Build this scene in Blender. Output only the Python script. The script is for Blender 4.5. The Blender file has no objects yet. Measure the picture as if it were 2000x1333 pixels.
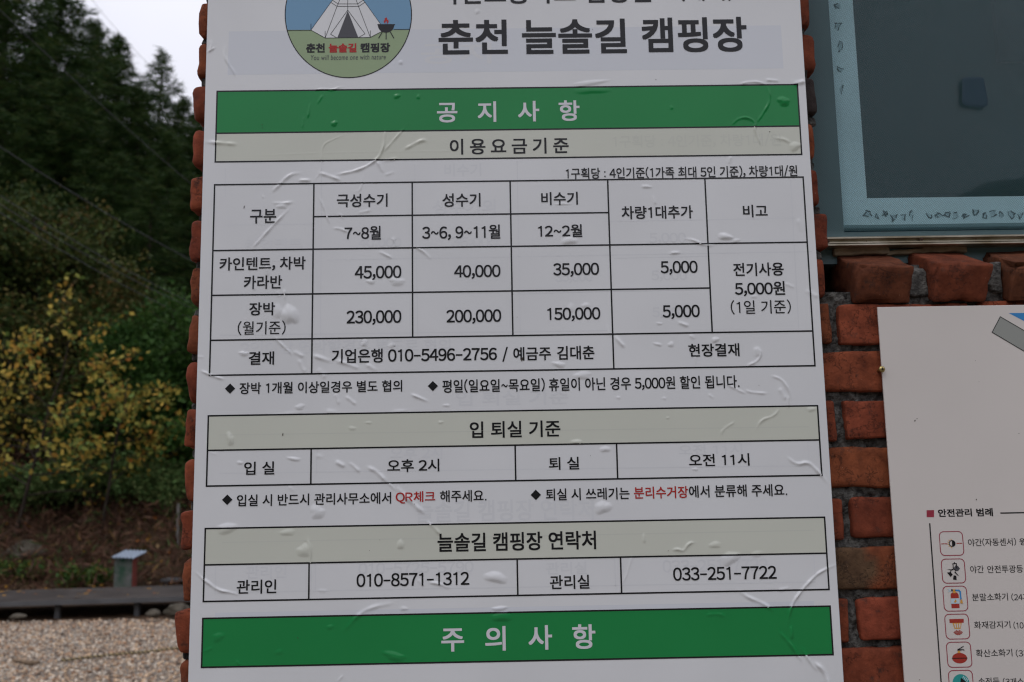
import bpy, bmesh, math, random
import numpy as np
from mathutils import Matrix, Vector, noise

random.seed(7)
rng = np.random.default_rng(7)
SC = bpy.context.scene
COL = SC.collection
PI = math.pi

# ------------------------------------------------------------------ camera
FPX, CX, CY = 1944.4, 1000.0, 666.5           # 35 mm lens on a 2000 px wide frame
CAM = np.array([0.4076, -1.4047, 1.5])
PITCH, ROLL, YAW = math.radians(8.445), math.radians(1.0217), math.radians(-0.8529)
RM = (Matrix.Rotation(YAW, 3, 'Z') @ Matrix.Rotation(PITCH, 3, 'X') @ Matrix.Rotation(ROLL, 3, 'Y'))
RN = np.array(RM)
cd = bpy.data.cameras.new('camera')
cam = bpy.data.objects.new('camera', cd)
COL.objects.link(cam)
right, fwd, up = RM.col[0], RM.col[1], RM.col[2]
mw = Matrix((right, up, -fwd)).transposed().to_4x4()
mw.translation = Vector(CAM)
cam.matrix_world = mw
cd.sensor_width = 36.0
cd.lens = 36.0 * FPX / 2000.0
cd.clip_start, cd.clip_end = 0.05, 1000.0
cd.dof.use_dof = True
cd.dof.focus_distance = 1.42
cd.dof.aperture_fstop = 7.1
SC.camera = cam


def at(px, py, Y=0.0):
    """the point of the plane y = Y seen at a photo pixel"""
    d = RN @ np.array([(px - CX) / FPX, 1.0, -(py - CY) / FPX])
    return CAM + d * ((Y - CAM[1]) / d[1])


def depth_at(px, py, D):
    """the point at D metres in front of the wall plane"""
    return Vector(at(px, py, D))


# ------------------------------------------------------------------ light
SUN_EL, SUN_ROT = math.radians(58), math.radians(215)
w = bpy.data.worlds.new('World')
SC.world = w
w.use_nodes = True
nt = w.node_tree
nt.nodes.clear()
sky = nt.nodes.new('ShaderNodeTexSky')
sky.sky_type = 'NISHITA'
sky.sun_disc = False
sky.sun_elevation = SUN_EL
sky.sun_rotation = SUN_ROT
tc = nt.nodes.new('ShaderNodeTexCoord')
nz = nt.nodes.new('ShaderNodeTexNoise')
nz.inputs['Scale'].default_value = 2.2
nz.inputs['Detail'].default_value = 5
nt.links.new(tc.outputs['Generated'], nz.inputs['Vector'])
rp = nt.nodes.new('ShaderNodeValToRGB')                 # the cloud deck
rp.color_ramp.elements[0].position = 0.3
rp.color_ramp.elements[0].color = (7.7, 7.75, 8.7, 1)
rp.color_ramp.elements[1].position = 0.7
rp.color_ramp.elements[1].color = (8.9, 8.9, 9.7, 1)
nt.links.new(nz.outputs['Fac'], rp.inputs['Fac'])
sx_ = nt.nodes.new('ShaderNodeSeparateXYZ')          # an overcast sky is brightest overhead
nt.links.new(tc.outputs['Generated'], sx_.inputs[0])
ma = nt.nodes.new('ShaderNodeMath')
ma.operation = 'MULTIPLY_ADD'
ma.use_clamp = False
ma.inputs[1].default_value = 0.66
ma.inputs[2].default_value = 0.68
nt.links.new(sx_.outputs['Z'], ma.inputs[0])
sc_m = nt.nodes.new('ShaderNodeVectorMath')
sc_m.operation = 'SCALE'
nt.links.new(rp.outputs['Color'], sc_m.inputs[0])
nt.links.new(ma.outputs[0], sc_m.inputs['Scale'])
mx = nt.nodes.new('ShaderNodeMix')
mx.data_type = 'RGBA'
mx.inputs[0].default_value = 0.9
nt.links.new(sky.outputs['Color'], mx.inputs[6])
nt.links.new(sc_m.outputs[0], mx.inputs[7])
bg = nt.nodes.new('ShaderNodeBackground')
bg.inputs['Strength'].default_value = 0.1
nt.links.new(mx.outputs[2], bg.inputs['Color'])
ow = nt.nodes.new('ShaderNodeOutputWorld')
nt.links.new(bg.outputs[0], ow.inputs['Surface'])
sd = bpy.data.lights.new('sun', 'SUN')
sd.energy = 0.5
sd.angle = math.radians(25)
sd.color = (1.0, 0.97, 0.92)
sun = bpy.data.objects.new('sun', sd)
COL.objects.link(sun)
sv = Vector((math.sin(SUN_ROT) * math.cos(SUN_EL), math.cos(SUN_ROT) * math.cos(SUN_EL), math.sin(SUN_EL)))
sun.rotation_euler = sv.to_track_quat('Z', 'Y').to_euler()
sun.location = (0, -3, 8)
SC.view_settings.view_transform = 'Standard'
SC.view_settings.look = 'None'
SC.view_settings.gamma = 1.0
SC.view_settings.exposure = 0.24
SC.render.engine = 'CYCLES'
SC.cycles.pixel_filter_type = 'BLACKMAN_HARRIS'
SC.cycles.filter_width = 1.25
SC.cycles.max_bounces = 6
SC.cycles.transparent_max_bounces = 12

# ------------------------------------------------------------------ materials
MATS = {}


def mat(name, col, rough=0.6, spec=0.5, metal=0.0, var=0.0, vscale=8.0, bump=0.0, bscale=200.0, bdist=0.001,
        tint=False, col2=None, detail=6.0, two_sided_trans=0.0):
    m = bpy.data.materials.new(name)
    m.use_nodes = True
    n, l = m.node_tree.nodes, m.node_tree.links
    b = n['Principled BSDF']
    b.inputs['Roughness'].default_value = rough
    b.inputs['Specular IOR Level'].default_value = spec
    b.inputs['Metallic'].default_value = metal
    b.inputs['Base Color'].default_value = (*col, 1)
    tcn = n.new('ShaderNodeTexCoord')
    src = None
    if var > 0 or col2:
        t = n.new('ShaderNodeTexNoise')
        t.inputs['Scale'].default_value = vscale
        t.inputs['Detail'].default_value = detail
        l.new(tcn.outputs['Object'], t.inputs['Vector'])
        r = n.new('ShaderNodeValToRGB')
        r.color_ramp.elements[0].position = 0.32
        r.color_ramp.elements[1].position = 0.68
        c2 = col2 if col2 else tuple(min(1, c * (1 + var)) for c in col)
        c1 = col if col2 else tuple(c * (1 - var) for c in col)
        r.color_ramp.elements[0].color = (*c1, 1)
        r.color_ramp.elements[1].color = (*c2, 1)
        l.new(t.outputs['Fac'], r.inputs['Fac'])
        src = r.outputs['Color']
    if tint:
        a = n.new('ShaderNodeAttribute')
        a.attribute_name = 'tint'
        if src:
            mm = n.new('ShaderNodeMix')
            mm.data_type = 'RGBA'
            mm.blend_type = 'MULTIPLY'
            mm.inputs[0].default_value = 1.0
            l.new(src, mm.inputs[6])
            l.new(a.outputs['Color'], mm.inputs[7])
            src = mm.outputs[2]
        else:
            src = a.outputs['Color']
    if src:
        l.new(src, b.inputs['Base Color'])
    if bump > 0:
        t2 = n.new('ShaderNodeTexNoise')
        t2.inputs['Scale'].default_value = bscale
        t2.inputs['Detail'].default_value = 5
        l.new(tcn.outputs['Object'], t2.inputs['Vector'])
        bp = n.new('ShaderNodeBump')
        bp.inputs['Strength'].default_value = bump
        bp.inputs['Distance'].default_value = bdist
        l.new(t2.outputs['Fac'], bp.inputs['Height'])
        l.new(bp.outputs['Normal'], b.inputs['Normal'])
    if two_sided_trans > 0:
        tr = n.new('ShaderNodeBsdfTranslucent')
        if src:
            l.new(src, tr.inputs['Color'])
        else:
            tr.inputs['Color'].default_value = (*col, 1)
        ms = n.new('ShaderNodeMixShader')
        ms.inputs[0].default_value = two_sided_trans
        l.new(b.outputs[0], ms.inputs[1])
        l.new(tr.outputs[0], ms.inputs[2])
        l.new(ms.outputs[0], n['Material Output'].inputs['Surface'])
    MATS[name] = m
    return m


VW = (0.695, 0.705, 0.722)
ROUGH_V = 0.24
M_vinyl = mat('white vinyl', VW, ROUGH_V, 0.33, var=0.04, vscale=4, bump=0.05, bscale=900, bdist=0.0005)
M_green = mat('green print', (0.013, 0.225, 0.060), ROUGH_V, 0.33, var=0.05, vscale=4, bump=0.05, bscale=900, bdist=0.0005)
M_cream = mat('cream print', (0.59, 0.605, 0.535), ROUGH_V, 0.33, var=0.02, vscale=5, bump=0.05, bscale=900, bdist=0.0005)
M_black = mat('black print', (0.012, 0.012, 0.014), ROUGH_V, 0.33)
M_red = mat('red print', (0.42, 0.022, 0.018), ROUGH_V, 0.33)
M_white = mat('white print', (0.66, 0.66, 0.70), ROUGH_V, 0.33)
M_ghost = mat('old print showing through', (0.665, 0.677, 0.70), ROUGH_V, 0.33)
M_ghostband = mat('old band showing through', (0.645, 0.668, 0.715), ROUGH_V, 0.33, var=0.02, vscale=5)
M_ghostcream = mat('old print under cream', (0.56, 0.575, 0.515), ROUGH_V, 0.33)
M_lsky = mat('logo blue print', (0.17, 0.33, 0.50), ROUGH_V, 0.33)
M_lgrass = mat('logo grass print', (0.30, 0.39, 0.23), ROUGH_V, 0.33)
M_ldark = mat('logo dark grey print', (0.075, 0.075, 0.085), ROUGH_V, 0.33)
M_panel = mat('board core', (0.30, 0.30, 0.32), 0.5)
M_beige = mat('painted metal sign', (0.63, 0.59, 0.56), 0.42, 0.4, var=0.03, vscale=3.5, bump=0.03, bscale=500, bdist=0.0005)
M_maroon = mat('maroon print', (0.30, 0.025, 0.05), 0.45)
M_thinred = mat('icon red print', (0.36, 0.03, 0.018), 0.45)
M_orange = mat('icon orange print', (0.62, 0.30, 0.05), 0.45)
M_iblue = mat('icon blue print', (0.03, 0.22, 0.52), 0.45)
M_ipale = mat('icon pale blue print', (0.50, 0.62, 0.68), 0.45)
M_teal = mat('icon teal print', (0.02, 0.30, 0.28), 0.45)
M_mapgrey = mat('map grey print', (0.28, 0.29, 0.27), 0.45)
M_speck = mat('dirt speck', (0.05, 0.035, 0.02), 0.8)


def brick_material():
    m = bpy.data.materials.new('old red brick')
    m.use_nodes = True
    n, l = m.node_tree.nodes, m.node_tree.links
    b = n['Principled BSDF']
    b.inputs['Roughness'].default_value = 0.85
    b.inputs['Specular IOR Level'].default_value = 0.25
    tcn = n.new('ShaderNodeTexCoord')
    att = n.new('ShaderNodeAttribute')
    att.attribute_name = 'tint'

    def nzn(scale, det=6, rough=0.6):
        t = n.new('ShaderNodeTexNoise')
        t.inputs['Scale'].default_value = scale
        t.inputs['Detail'].default_value = det
        t.inputs['Roughness'].default_value = rough
        l.new(tcn.outputs['Object'], t.inputs['Vector'])
        return t
    t1 = nzn(38, 8, 0.65)
    r1 = n.new('ShaderNodeValToRGB')
    r1.color_ramp.elements[0].position = 0.30
    r1.color_ramp.elements[0].color = (0.44, 0.38, 0.35, 1)
    r1.color_ramp.elements[1].position = 0.72
    r1.color_ramp.elements[1].color = (1.2, 1.15, 1.1, 1)
    l.new(t1.outputs['Fac'], r1.inputs['Fac'])
    mul = n.new('ShaderNodeMix')
    mul.data_type = 'RGBA'
    mul.blend_type = 'MULTIPLY'
    mul.inputs[0].default_value = 1
    l.new(att.outputs['Color'], mul.inputs[6])
    l.new(r1.outputs['Color'], mul.inputs[7])
    # black soot blotches
    t2 = nzn(48, 10, 0.7)
    r2 = n.new('ShaderNodeValToRGB')
    r2.color_ramp.elements[0].position = 0.57
    r2.color_ramp.elements[0].color = (0, 0, 0, 1)
    r2.color_ramp.elements[1].position = 0.73
    r2.color_ramp.elements[1].color = (1, 1, 1, 1)
    l.new(t2.outputs['Fac'], r2.inputs['Fac'])
    m2 = n.new('ShaderNodeMix')
    m2.data_type = 'RGBA'
    m2.inputs[7].default_value = (0.035, 0.026, 0.022, 1)
    l.new(r2.outputs['Color'], m2.inputs[0])
    l.new(mul.outputs[2], m2.inputs[6])
    # fine cracks and pits
    vo = n.new('ShaderNodeTexVoronoi')
    vo.feature = 'DISTANCE_TO_EDGE'
    vo.inputs['Scale'].default_value = 55
    tw = nzn(60, 4)
    mv = n.new('ShaderNodeMix')
    mv.data_type = 'VECTOR'
    mv.inputs[0].default_value = 0.06
    l.new(tcn.outputs['Object'], mv.inputs[4])
    l.new(tw.outputs['Color'], mv.inputs[5])
    l.new(mv.outputs[1], vo.inputs['Vector'])
    rc = n.new('ShaderNodeValToRGB')
    rc.color_ramp.elements[0].position = 0.0
    rc.color_ramp.elements[0].color = (1, 1, 1, 1)
    rc.color_ramp.elements[1].position = 0.045
    rc.color_ramp.elements[1].color = (0, 0, 0, 1)
    l.new(vo.outputs['Distance'], rc.inputs['Fac'])
    t3 = nzn(16, 3)
    gate = n.new('ShaderNodeMath')
    gate.operation = 'GREATER_THAN'
    gate.inputs[1].default_value = 0.55
    l.new(t3.outputs['Fac'], gate.inputs[0])
    gm = n.new('ShaderNodeMath')
    gm.operation = 'MULTIPLY'
    l.new(rc.outputs['Color'], gm.inputs[0])
    l.new(gate.outputs[0], gm.inputs[1])
    g2 = n.new('ShaderNodeMath')
    g2.operation = 'MULTIPLY'
    g2.inputs[1].default_value = 0.4
    l.new(gm.outputs[0], g2.inputs[0])
    m3 = n.new('ShaderNodeMix')
    m3.data_type = 'RGBA'
    m3.inputs[7].default_value = (0.03, 0.022, 0.02, 1)
    l.new(g2.outputs[0], m3.inputs[0])
    l.new(m2.outputs[2], m3.inputs[6])
    # pale mineral flecks
    t4 = nzn(160, 2)
    r4 = n.new('ShaderNodeValToRGB')
    r4.color_ramp.elements[0].position = 0.74
    r4.color_ramp.elements[0].color = (0, 0, 0, 1)
    r4.color_ramp.elements[1].position = 0.78
    r4.color_ramp.elements[1].color = (0.7, 0.7, 0.7, 1)
    l.new(t4.outputs['Fac'], r4.inputs['Fac'])
    m4 = n.new('ShaderNodeMix')
    m4.data_type = 'RGBA'
    m4.inputs[7].default_value = (0.42, 0.26, 0.19, 1)
    l.new(r4.outputs['Color'], m4.inputs[0])
    l.new(m3.outputs[2], m4.inputs[6])
    l.new(m4.outputs[2], b.inputs['Base Color'])
    tb = nzn(210, 8, 0.7)
    sub = n.new('ShaderNodeMath')
    sub.operation = 'SUBTRACT'
    l.new(tb.outputs['Fac'], sub.inputs[0])
    l.new(gm.outputs[0], sub.inputs[1])
    bp = n.new('ShaderNodeBump')
    bp.inputs['Strength'].default_value = 0.75
    bp.inputs['Distance'].default_value = 0.0022
    l.new(sub.outputs[0], bp.inputs['Height'])
    l.new(bp.outputs['Normal'], b.inputs['Normal'])
    return m


M_brick = brick_material()
M_mortar = mat('grey cement mortar', (0.030, 0.028, 0.027), 0.95, 0.15, col2=(0.14, 0.135, 0.125), vscale=120, bump=1.0, bscale=260,
               bdist=0.004, detail=8)
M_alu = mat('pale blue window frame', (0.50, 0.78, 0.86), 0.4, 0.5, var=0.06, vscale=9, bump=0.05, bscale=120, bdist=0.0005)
M_alu_shade = mat('shade-toned window jamb', (0.085, 0.15, 0.165), 0.45, 0.5, var=0.12, vscale=7)  # shade on the outer frame put into its colour
M_rail = mat('aged aluminium rail', (0.30, 0.24, 0.16), 0.36, 0.5, metal=0.85, col2=(0.60, 0.54, 0.45), vscale=30, bump=0.05, bscale=300)
M_rust = mat('rusty screw and hole', (0.06, 0.03, 0.018), 0.8, var=0.4, vscale=400)
M_brass = mat('brass screw', (0.42, 0.33, 0.14), 0.35, metal=0.9)
M_caulk = mat('old beige caulk', (0.22, 0.17, 0.11), 0.8, var=0.25, vscale=60, bump=0.4, bscale=200)
M_scrawl = mat('peeled glue marks', (0.07, 0.115, 0.135), 0.7, var=0.4, vscale=120)
M_scrawl2 = mat('pale glue film', (0.36, 0.58, 0.65), 0.6, var=0.25, vscale=160)
M_room = mat('dim room paint', (0.10, 0.13, 0.14), 0.9)
M_patch = mat('navy plastic', (0.002, 0.022, 0.06), 0.45, 0.3)
M_concrete = mat('roof concrete', (0.22, 0.21, 0.20), 0.9, var=0.2, vscale=4)


def screen_material():
    m = bpy.data.materials.new('insect mesh')
    m.use_nodes = True
    n, l = m.node_tree.nodes, m.node_tree.links
    b = n['Principled BSDF']
    b.inputs['Base Color'].default_value = (0.042, 0.095, 0.104, 1)
    b.inputs['Roughness'].default_value = 0.6
    tcn = n.new('ShaderNodeTexCoord')
    warp = n.new('ShaderNodeTexNoise')
    warp.inputs['Scale'].default_value = 5.0
    warp.inputs['Detail'].default_value = 1.0
    l.new(tcn.outputs['Object'], warp.inputs['Vector'])
    add = n.new('ShaderNodeMix')
    add.data_type = 'VECTOR'
    add.inputs[0].default_value = 0.02
    l.new(tcn.outputs['Object'], add.inputs[4])
    l.new(warp.outputs['Color'], add.inputs[5])
    rot = n.new('ShaderNodeVectorRotate')
    rot.rotation_type = 'Y_AXIS'
    rot.inputs['Angle'].default_value = math.radians(32)
    l.new(add.outputs[1], rot.inputs['Vector'])
    outs = []
    for dr in ('X', 'Z'):
        wv = n.new('ShaderNodeTexWave')
        wv.wave_type = 'BANDS'
        wv.bands_direction = dr
        wv.wave_profile = 'SIN'
        wv.inputs['Scale'].default_value = 2 * PI / 20 / 0.0018
        l.new(rot.outputs[0], wv.inputs['Vector'])
        g = n.new('ShaderNodeMath')
        g.operation = 'GREATER_THAN'
        g.inputs[1].default_value = 0.915
        l.new(wv.outputs['Fac'], g.inputs[0])
        outs.append(g)
    mxm = n.new('ShaderNodeMath')
    mxm.operation = 'MAXIMUM'
    l.new(outs[0].outputs[0], mxm.inputs[0])
    l.new(outs[1].outputs[0], mxm.inputs[1])
    tr = n.new('ShaderNodeBsdfTransparent')
    ms = n.new('ShaderNodeMixShader')
    l.new(mxm.outputs[0], ms.inputs[0])
    l.new(tr.outputs[0], ms.inputs[1])
    l.new(b.outputs[0], ms.inputs[2])
    l.new(ms.outputs[0], n['Material Output'].inputs['Surface'])
    return m


def glass_material():
    m = bpy.data.materials.new('window glass')
    m.use_nodes = True
    n, l = m.node_tree.nodes, m.node_tree.links
    tr = n.new('ShaderNodeBsdfTransparent')
    tr.inputs['Color'].default_value = (0.55, 0.68, 0.70, 1)
    gl = n.new('ShaderNodeBsdfGlossy')
    gl.inputs['Roughness'].default_value = 0.03
    fr = n.new('ShaderNodeFresnel')
    fr.inputs['IOR'].default_value = 1.5
    ms = n.new('ShaderNodeMixShader')
    l.new(fr.outputs[0], ms.inputs[0])
    l.new(tr.outputs[0], ms.inputs[1])
    l.new(gl.outputs[0], ms.inputs[2])
    l.new(ms.outputs[0], n['Material Output'].inputs['Surface'])
    return m


M_screen = screen_material()
M_glass = glass_material()


# ------------------------------------------------------------------ object helpers
def link(name, me, m=None, parent=None):
    o = bpy.data.objects.new(name, me)
    COL.objects.link(o)
    if m is not None and me is not None:
        me.materials.clear()
        me.materials.append(m)
    if parent is not None:
        o.parent = parent
        o.matrix_parent_inverse = Matrix.Translation(-parent_loc(parent))
    return o


def parent_loc(p):
    return Vector(p.location) if p.type == 'EMPTY' else Vector((0, 0, 0))


def tag(o, label, cat, group=None, kind=None):
    o['label'] = label
    o['category'] = cat
    if group:
        o['group'] = group
    if kind:
        o['kind'] = kind
    return o


def empty(name, loc):
    o = bpy.data.objects.new(name, None)
    o.empty_display_size = 0.1
    o.location = loc
    COL.objects.link(o)
    return o


def np_mesh(name, V, F, smooth=False, tint=None):
    """V (n,3); F (m,3) or (m,4)"""
    me = bpy.data.meshes.new(name)
    V = np.asarray(V, dtype=np.float32)
    F = np.asarray(F, dtype=np.int32)
    k = F.shape[1]
    me.vertices.add(len(V))
    me.vertices.foreach_set('co', V.ravel())
    me.loops.add(F.size)
    me.loops.foreach_set('vertex_index', F.ravel())
    me.polygons.add(len(F))
    me.polygons.foreach_set('loop_start', np.arange(0, F.size, k, dtype=np.int32))
    me.polygons.foreach_set('loop_total', np.full(len(F), k, dtype=np.int32))
    me.polygons.foreach_set('use_smooth', np.full(len(F), smooth, dtype=bool))
    if tint is not None:
        a = me.attributes.new('tint', 'FLOAT_COLOR', 'POINT')
        t = np.ones((len(V), 4), dtype=np.float32)
        t[:, :3] = tint
        a.data.foreach_set('color', t.ravel())
    me.update(calc_edges=True)
    return me


class Buf:
    def __init__(self):
        self.v, self.f, self.t, self.n = [], [], [], 0

    def add(self, V, F, tint=None):
        V = np.asarray(V, dtype=np.float64)
        F = np.asarray(F, dtype=np.int64)
        self.v.append(V)
        self.f.append(F + self.n)
        self.t.append(np.broadcast_to(np.asarray(tint if tint is not None else (1, 1, 1), dtype=np.float64), V.shape))
        self.n += len(V)

    def box(self, lo, hi, tint=None):
        x0, y0, z0 = lo
        x1, y1, z1 = hi
        V = [(x0, y0, z0), (x1, y0, z0), (x1, y1, z0), (x0, y1, z0), (x0, y0, z1), (x1, y0, z1), (x1, y1, z1), (x0, y1, z1)]
        F = [(0, 3, 2, 1), (4, 5, 6, 7), (0, 1, 5, 4), (1, 2, 6, 5), (2, 3, 7, 6), (3, 0, 4, 7)]
        self.add(V, F, tint)

    def tube(self, pts, radii, seg=6, tint=None, cap=True):
        pts = [Vector(p) for p in pts]
        V, F = [], []
        for i, p in enumerate(pts):
            d = (pts[min(i + 1, len(pts) - 1)] - pts[max(i - 1, 0)]).normalized()
            a = d.cross(Vector((0.13, 0.31, 0.94)))
            if a.length < 1e-3:
                a = d.cross(Vector((1, 0, 0)))
            a.normalize()
            b = d.cross(a)
            r = radii[i] if hasattr(radii, '__len__') else radii
            for k in range(seg):
                q = 2 * PI * k / seg
                V.append(p + a * (r * math.cos(q)) + b * (r * math.sin(q)))
        for i in range(len(pts) - 1):
            for k in range(seg):
                F.append((i * seg + k, i * seg + (k + 1) % seg, (i + 1) * seg + (k + 1) % seg, (i + 1) * seg + k))
        self.add(np.array([tuple(v) for v in V]), F, tint)

    def mesh(self, name, smooth=False, tint=False):
        V = np.concatenate(self.v)
        F = np.concatenate(self.f)
        return np_mesh(name, V, F, smooth, np.concatenate(self.t) if tint else None)


def build(buf, name, m, parent=None, smooth=False, tint=False):
    return link(name, buf.mesh(name, smooth, tint), m, parent)


def bevel_box(name, lo, hi, r, m, parent=None, seg=2):
    bm = bmesh.new()
    bmesh.ops.create_cube(bm, size=1)
    for v in bm.verts:
        v.co = Vector([lo[i] + (v.co[i] + 0.5) * (hi[i] - lo[i]) for i in range(3)])
    bmesh.ops.bevel(bm, geom=bm.edges[:], offset=r, segments=seg, affect='EDGES', profile=0.5)
    me = bpy.data.meshes.new(name)
    bm.to_mesh(me)
    bm.free()
    return link(name, me, m, parent)


# ================================================================== THE NOTICE BOARD
# heights of the blistered vinyl: creases and bubbles where the sheet has lifted
HX0, HX1, HZ0, HZ1, HS = -0.06, 0.94, 1.05, 2.30, 0.0008
HNX, HNZ = int((HX1 - HX0) / HS), int((HZ1 - HZ0) / HS)
HM = np.zeros((HNZ, HNX))
GX, GZ = np.meshgrid(HX0 + HS * np.arange(HNX), HZ0 + HS * np.arange(HNZ))


def patch(x0, x1, z0, z1):
    i0, i1 = max(0, int((x0 - HX0) / HS)), min(HNX, int((x1 - HX0) / HS) + 2)
    j0, j1 = max(0, int((z0 - HZ0) / HS)), min(HNZ, int((z1 - HZ0) / HS) + 2)
    return slice(j0, j1), slice(i0, i1)


def ridge(pts, o, s, wid=3.2, H=0.9):
    """pts in a zoom's pixels; o = its origin, s = its scale; wid mm, H mm"""
    P = [at(o[0] + s * u, o[1] + s * v) for u, v in pts]
    P = np.array([(p[0], p[2]) for p in P])
    # smooth the polyline
    for _ in range(2):
        Q = [P[0]]
        for a, b in zip(P[:-1], P[1:]):
            Q += [a * 0.75 + b * 0.25, a * 0.25 + b * 0.75]
        Q.append(P[-1])
        P = np.array(Q)
    L = np.concatenate([[0], np.cumsum(np.linalg.norm(np.diff(P, axis=0), axis=1))])
    tot = L[-1]
    sg = wid * 0.001 * 0.5
    m = sg * 3.5
    J, I = patch(P[:, 0].min() - m, P[:, 0].max() + m, P[:, 1].min() - m, P[:, 1].max() + m)
    X, Z = GX[J, I], GZ[J, I]
    best = np.full(X.shape, 1e9)
    bt = np.zeros(X.shape)
    for k in range(len(P) - 1):
        d = P[k + 1] - P[k]
        ll = (d ** 2).sum()
        t = np.clip(((X - P[k, 0]) * d[0] + (Z - P[k, 1]) * d[1]) / max(ll, 1e-12), 0, 1)
        dd = np.hypot(X - P[k, 0] - t * d[0], Z - P[k, 1] - t * d[1])
        sel = dd < best
        best[sel] = dd[sel]
        bt[sel] = (L[k] + t[sel] * math.sqrt(ll)) / tot
    ph = random.uniform(0, 6)
    amp = np.clip(np.sin(PI * np.clip(bt, 0.02, 0.98)) * 1.5, 0, 1) * (0.75 + 0.25 * np.sin(bt * tot * 260 + ph))
    h = H * 0.001 * amp * np.exp(-(best / sg) ** 2)
    HM[J, I] = np.maximum(HM[J, I], h)


def bubble(u, v, ru, rv, o, s, H=1.0, ang=0.0, pw=2.2):
    c = at(o[0] + s * u, o[1] + s * v)
    sc = 0.00069 * s
    rx, rz = ru * sc, rv * sc
    m = max(rx, rz) * 1.3
    J, I = patch(c[0] - m, c[0] + m, c[2] - m, c[2] + m)
    X, Z = GX[J, I] - c[0], GZ[J, I] - c[2]
    a = math.radians(ang)
    x = (X * math.cos(a) + Z * math.sin(a)) / rx
    z = (-X * math.sin(a) + Z * math.cos(a)) / rz
    ph = random.uniform(0, 6)
    th = np.arctan2(z, x)
    wob = 1 + 0.13 * np.sin(2 * th + ph) + 0.09 * np.sin(3 * th + 2 * ph) + 0.05 * np.sin(5 * th)
    d = np.hypot(x, z) / wob
    h = H * 0.001 * np.clip(1 - d ** pw, 0, 1) ** 1.5
    HM[J, I] = np.maximum(HM[J, I], h)


A = ((380, 0), 0.31)
for p, wd, H in (
        ([(195, 290), (185, 350), (215, 410), (240, 440), (262, 490)], 3, .8), ([(85, 330), (130, 300)], 3, 1.0),
        ([(100, 250), (110, 290), (95, 330)], 4, .8),
        ([(750, 575), (800, 560), (870, 572), (905, 552), (945, 550)], 2.6, .6), ([(730, 650), (712, 750)], 3, .7),
        ([(690, 735), (678, 810)], 2.5, .5), ([(810, 598), (770, 660)], 3, .5), ([(60, 895), (270, 912)], 5, .9),
        ([(1200, 815), (1190, 940), (1150, 1010), (1040, 1075), (880, 1105)], 3.4, 1.2),
        ([(1330, 800), (1250, 890), (1190, 960)], 3, .7), ([(1320, 945), (1390, 905), (1440, 882), (1470, 895)], 4.5, .9),
        ([(780, 1090), (850, 1110), (925, 1140)], 4.2, 1.1), ([(670, 1092), (600, 1100), (530, 1170), (485, 1215)], 4.5, .9),
        ([(650, 1138), (735, 1138)], 4, .9), ([(1150, 1015), (1190, 1090)], 4, .9),
        ([(1280, 1000), (1190, 1015)], 4, .6), ([(1260, 1085), (1200, 1105)], 4, .4),
        ([(945, 850), (860, 885), (800, 920), (800, 1080), (740, 1160)], 2, .4), ([(1060, 1100), (1050, 1200), (1010, 1210)], 2.5, .4),
        ([(220, 990), (900, 960), (1900, 950)], 1.4, .10)):
    ridge(p, *A, wd, H)
bubble(880, 780, 26, 22, *A, .9)
bubble(1275, 608, 26, 20, *A, .8)
bubble(1410, 612, 18, 18, *A, .5)
bubble(1300, 395, 18, 22, *A, .5)
bubble(1780, 75, 20, 25, *A, .4)
B = ((1000, 0), 0.31)
for p, wd, H in (
        ([(1435, 530), (1520, 515), (1600, 530)], 3.2, 1.0), ([(1600, 505), (1680, 512)], 4, 1.0),
        ([(1600, 540), (1625, 585), (1620, 650), (1585, 710), (1540, 775)], 2.8, .9),
        ([(1385, 790), (1420, 750), (1480, 740), (1535, 770), (1525, 820), (1570, 915)], 2.8, 1.0),
        ([(1770, 530), (1850, 515)], 6, 1.4), ([(1650, 870), (1720, 880), (1760, 910)], 4, .6),
        ([(1378, 985), (1365, 1035)], 5, .6)):
    ridge(p, *B, wd, H)
bubble(1710, 640, 46, 38, *B, 1.5)
bubble(490, 525, 130, 24, *B, .6, 5)
bubble(1780, 925, 42, 40, *B, 1.0)
bubble(500, 572, 130, 30, *B, .5)
bubble(1005, 680, 16, 16, *B, .4)
Cc = ((380, 330), 0.31)
for p, wd, H in (
        ([(490, 215), (560, 220), (625, 210)], 4, .8), ([(600, 250), (510, 340), (430, 430), (365, 500)], 3.4, .9),
        ([(780, 165), (810, 235), (855, 355)], 2.6, .7), ([(875, 375), (920, 378), (965, 400)], 3, .9), ([(1250, 430), (1265, 480), (1255, 500)], 3, .7),
        ([(1385, 490), (1440, 520), (1490, 570)], 3, .9), ([(1160, 520), (1200, 540), (1245, 565)], 3, .9), ([(565, 760), (570, 830)], 3, .8),
        ([(495, 1050), (550, 1110), (620, 1175)], 3, .8), ([(620, 1150), (690, 1185)], 5, .9), ([(740, 1175), (860, 1215)], 5, 1.0),
        ([(880, 1205), (950, 1225), (1040, 1260)], 5, 1.0), ([(655, 1200), (680, 1260), (705, 1285)], 5, .7),
        ([(35, 1270), (100, 1300), (190, 1330)], 3, 1.0), ([(1080, 1230), (1150, 1275)], 5, .7), ([(770, 1260), (830, 1320)], 7, .7),
        ([(520, 770), (540, 810)], 4, .4), ([(910, 280), (945, 320)], 3, .4), ([(1030, 280), (1110, 262)], 4, .5),
        ([(455, 610), (460, 680)], 5, .5), ([(380, 720), (375, 770)], 4, .4), ([(425, 165), (435, 185)], 2, .4),
        ([(0, 1185), (60, 1187)], 3, .4)):
    ridge(p, *Cc, wd, H)
bubble(550, 235, 50, 20, *Cc, .7)
bubble(600, 920, 58, 80, *Cc, 2.0, 15)
bubble(525, 900, 45, 50, *Cc, .8)
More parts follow.
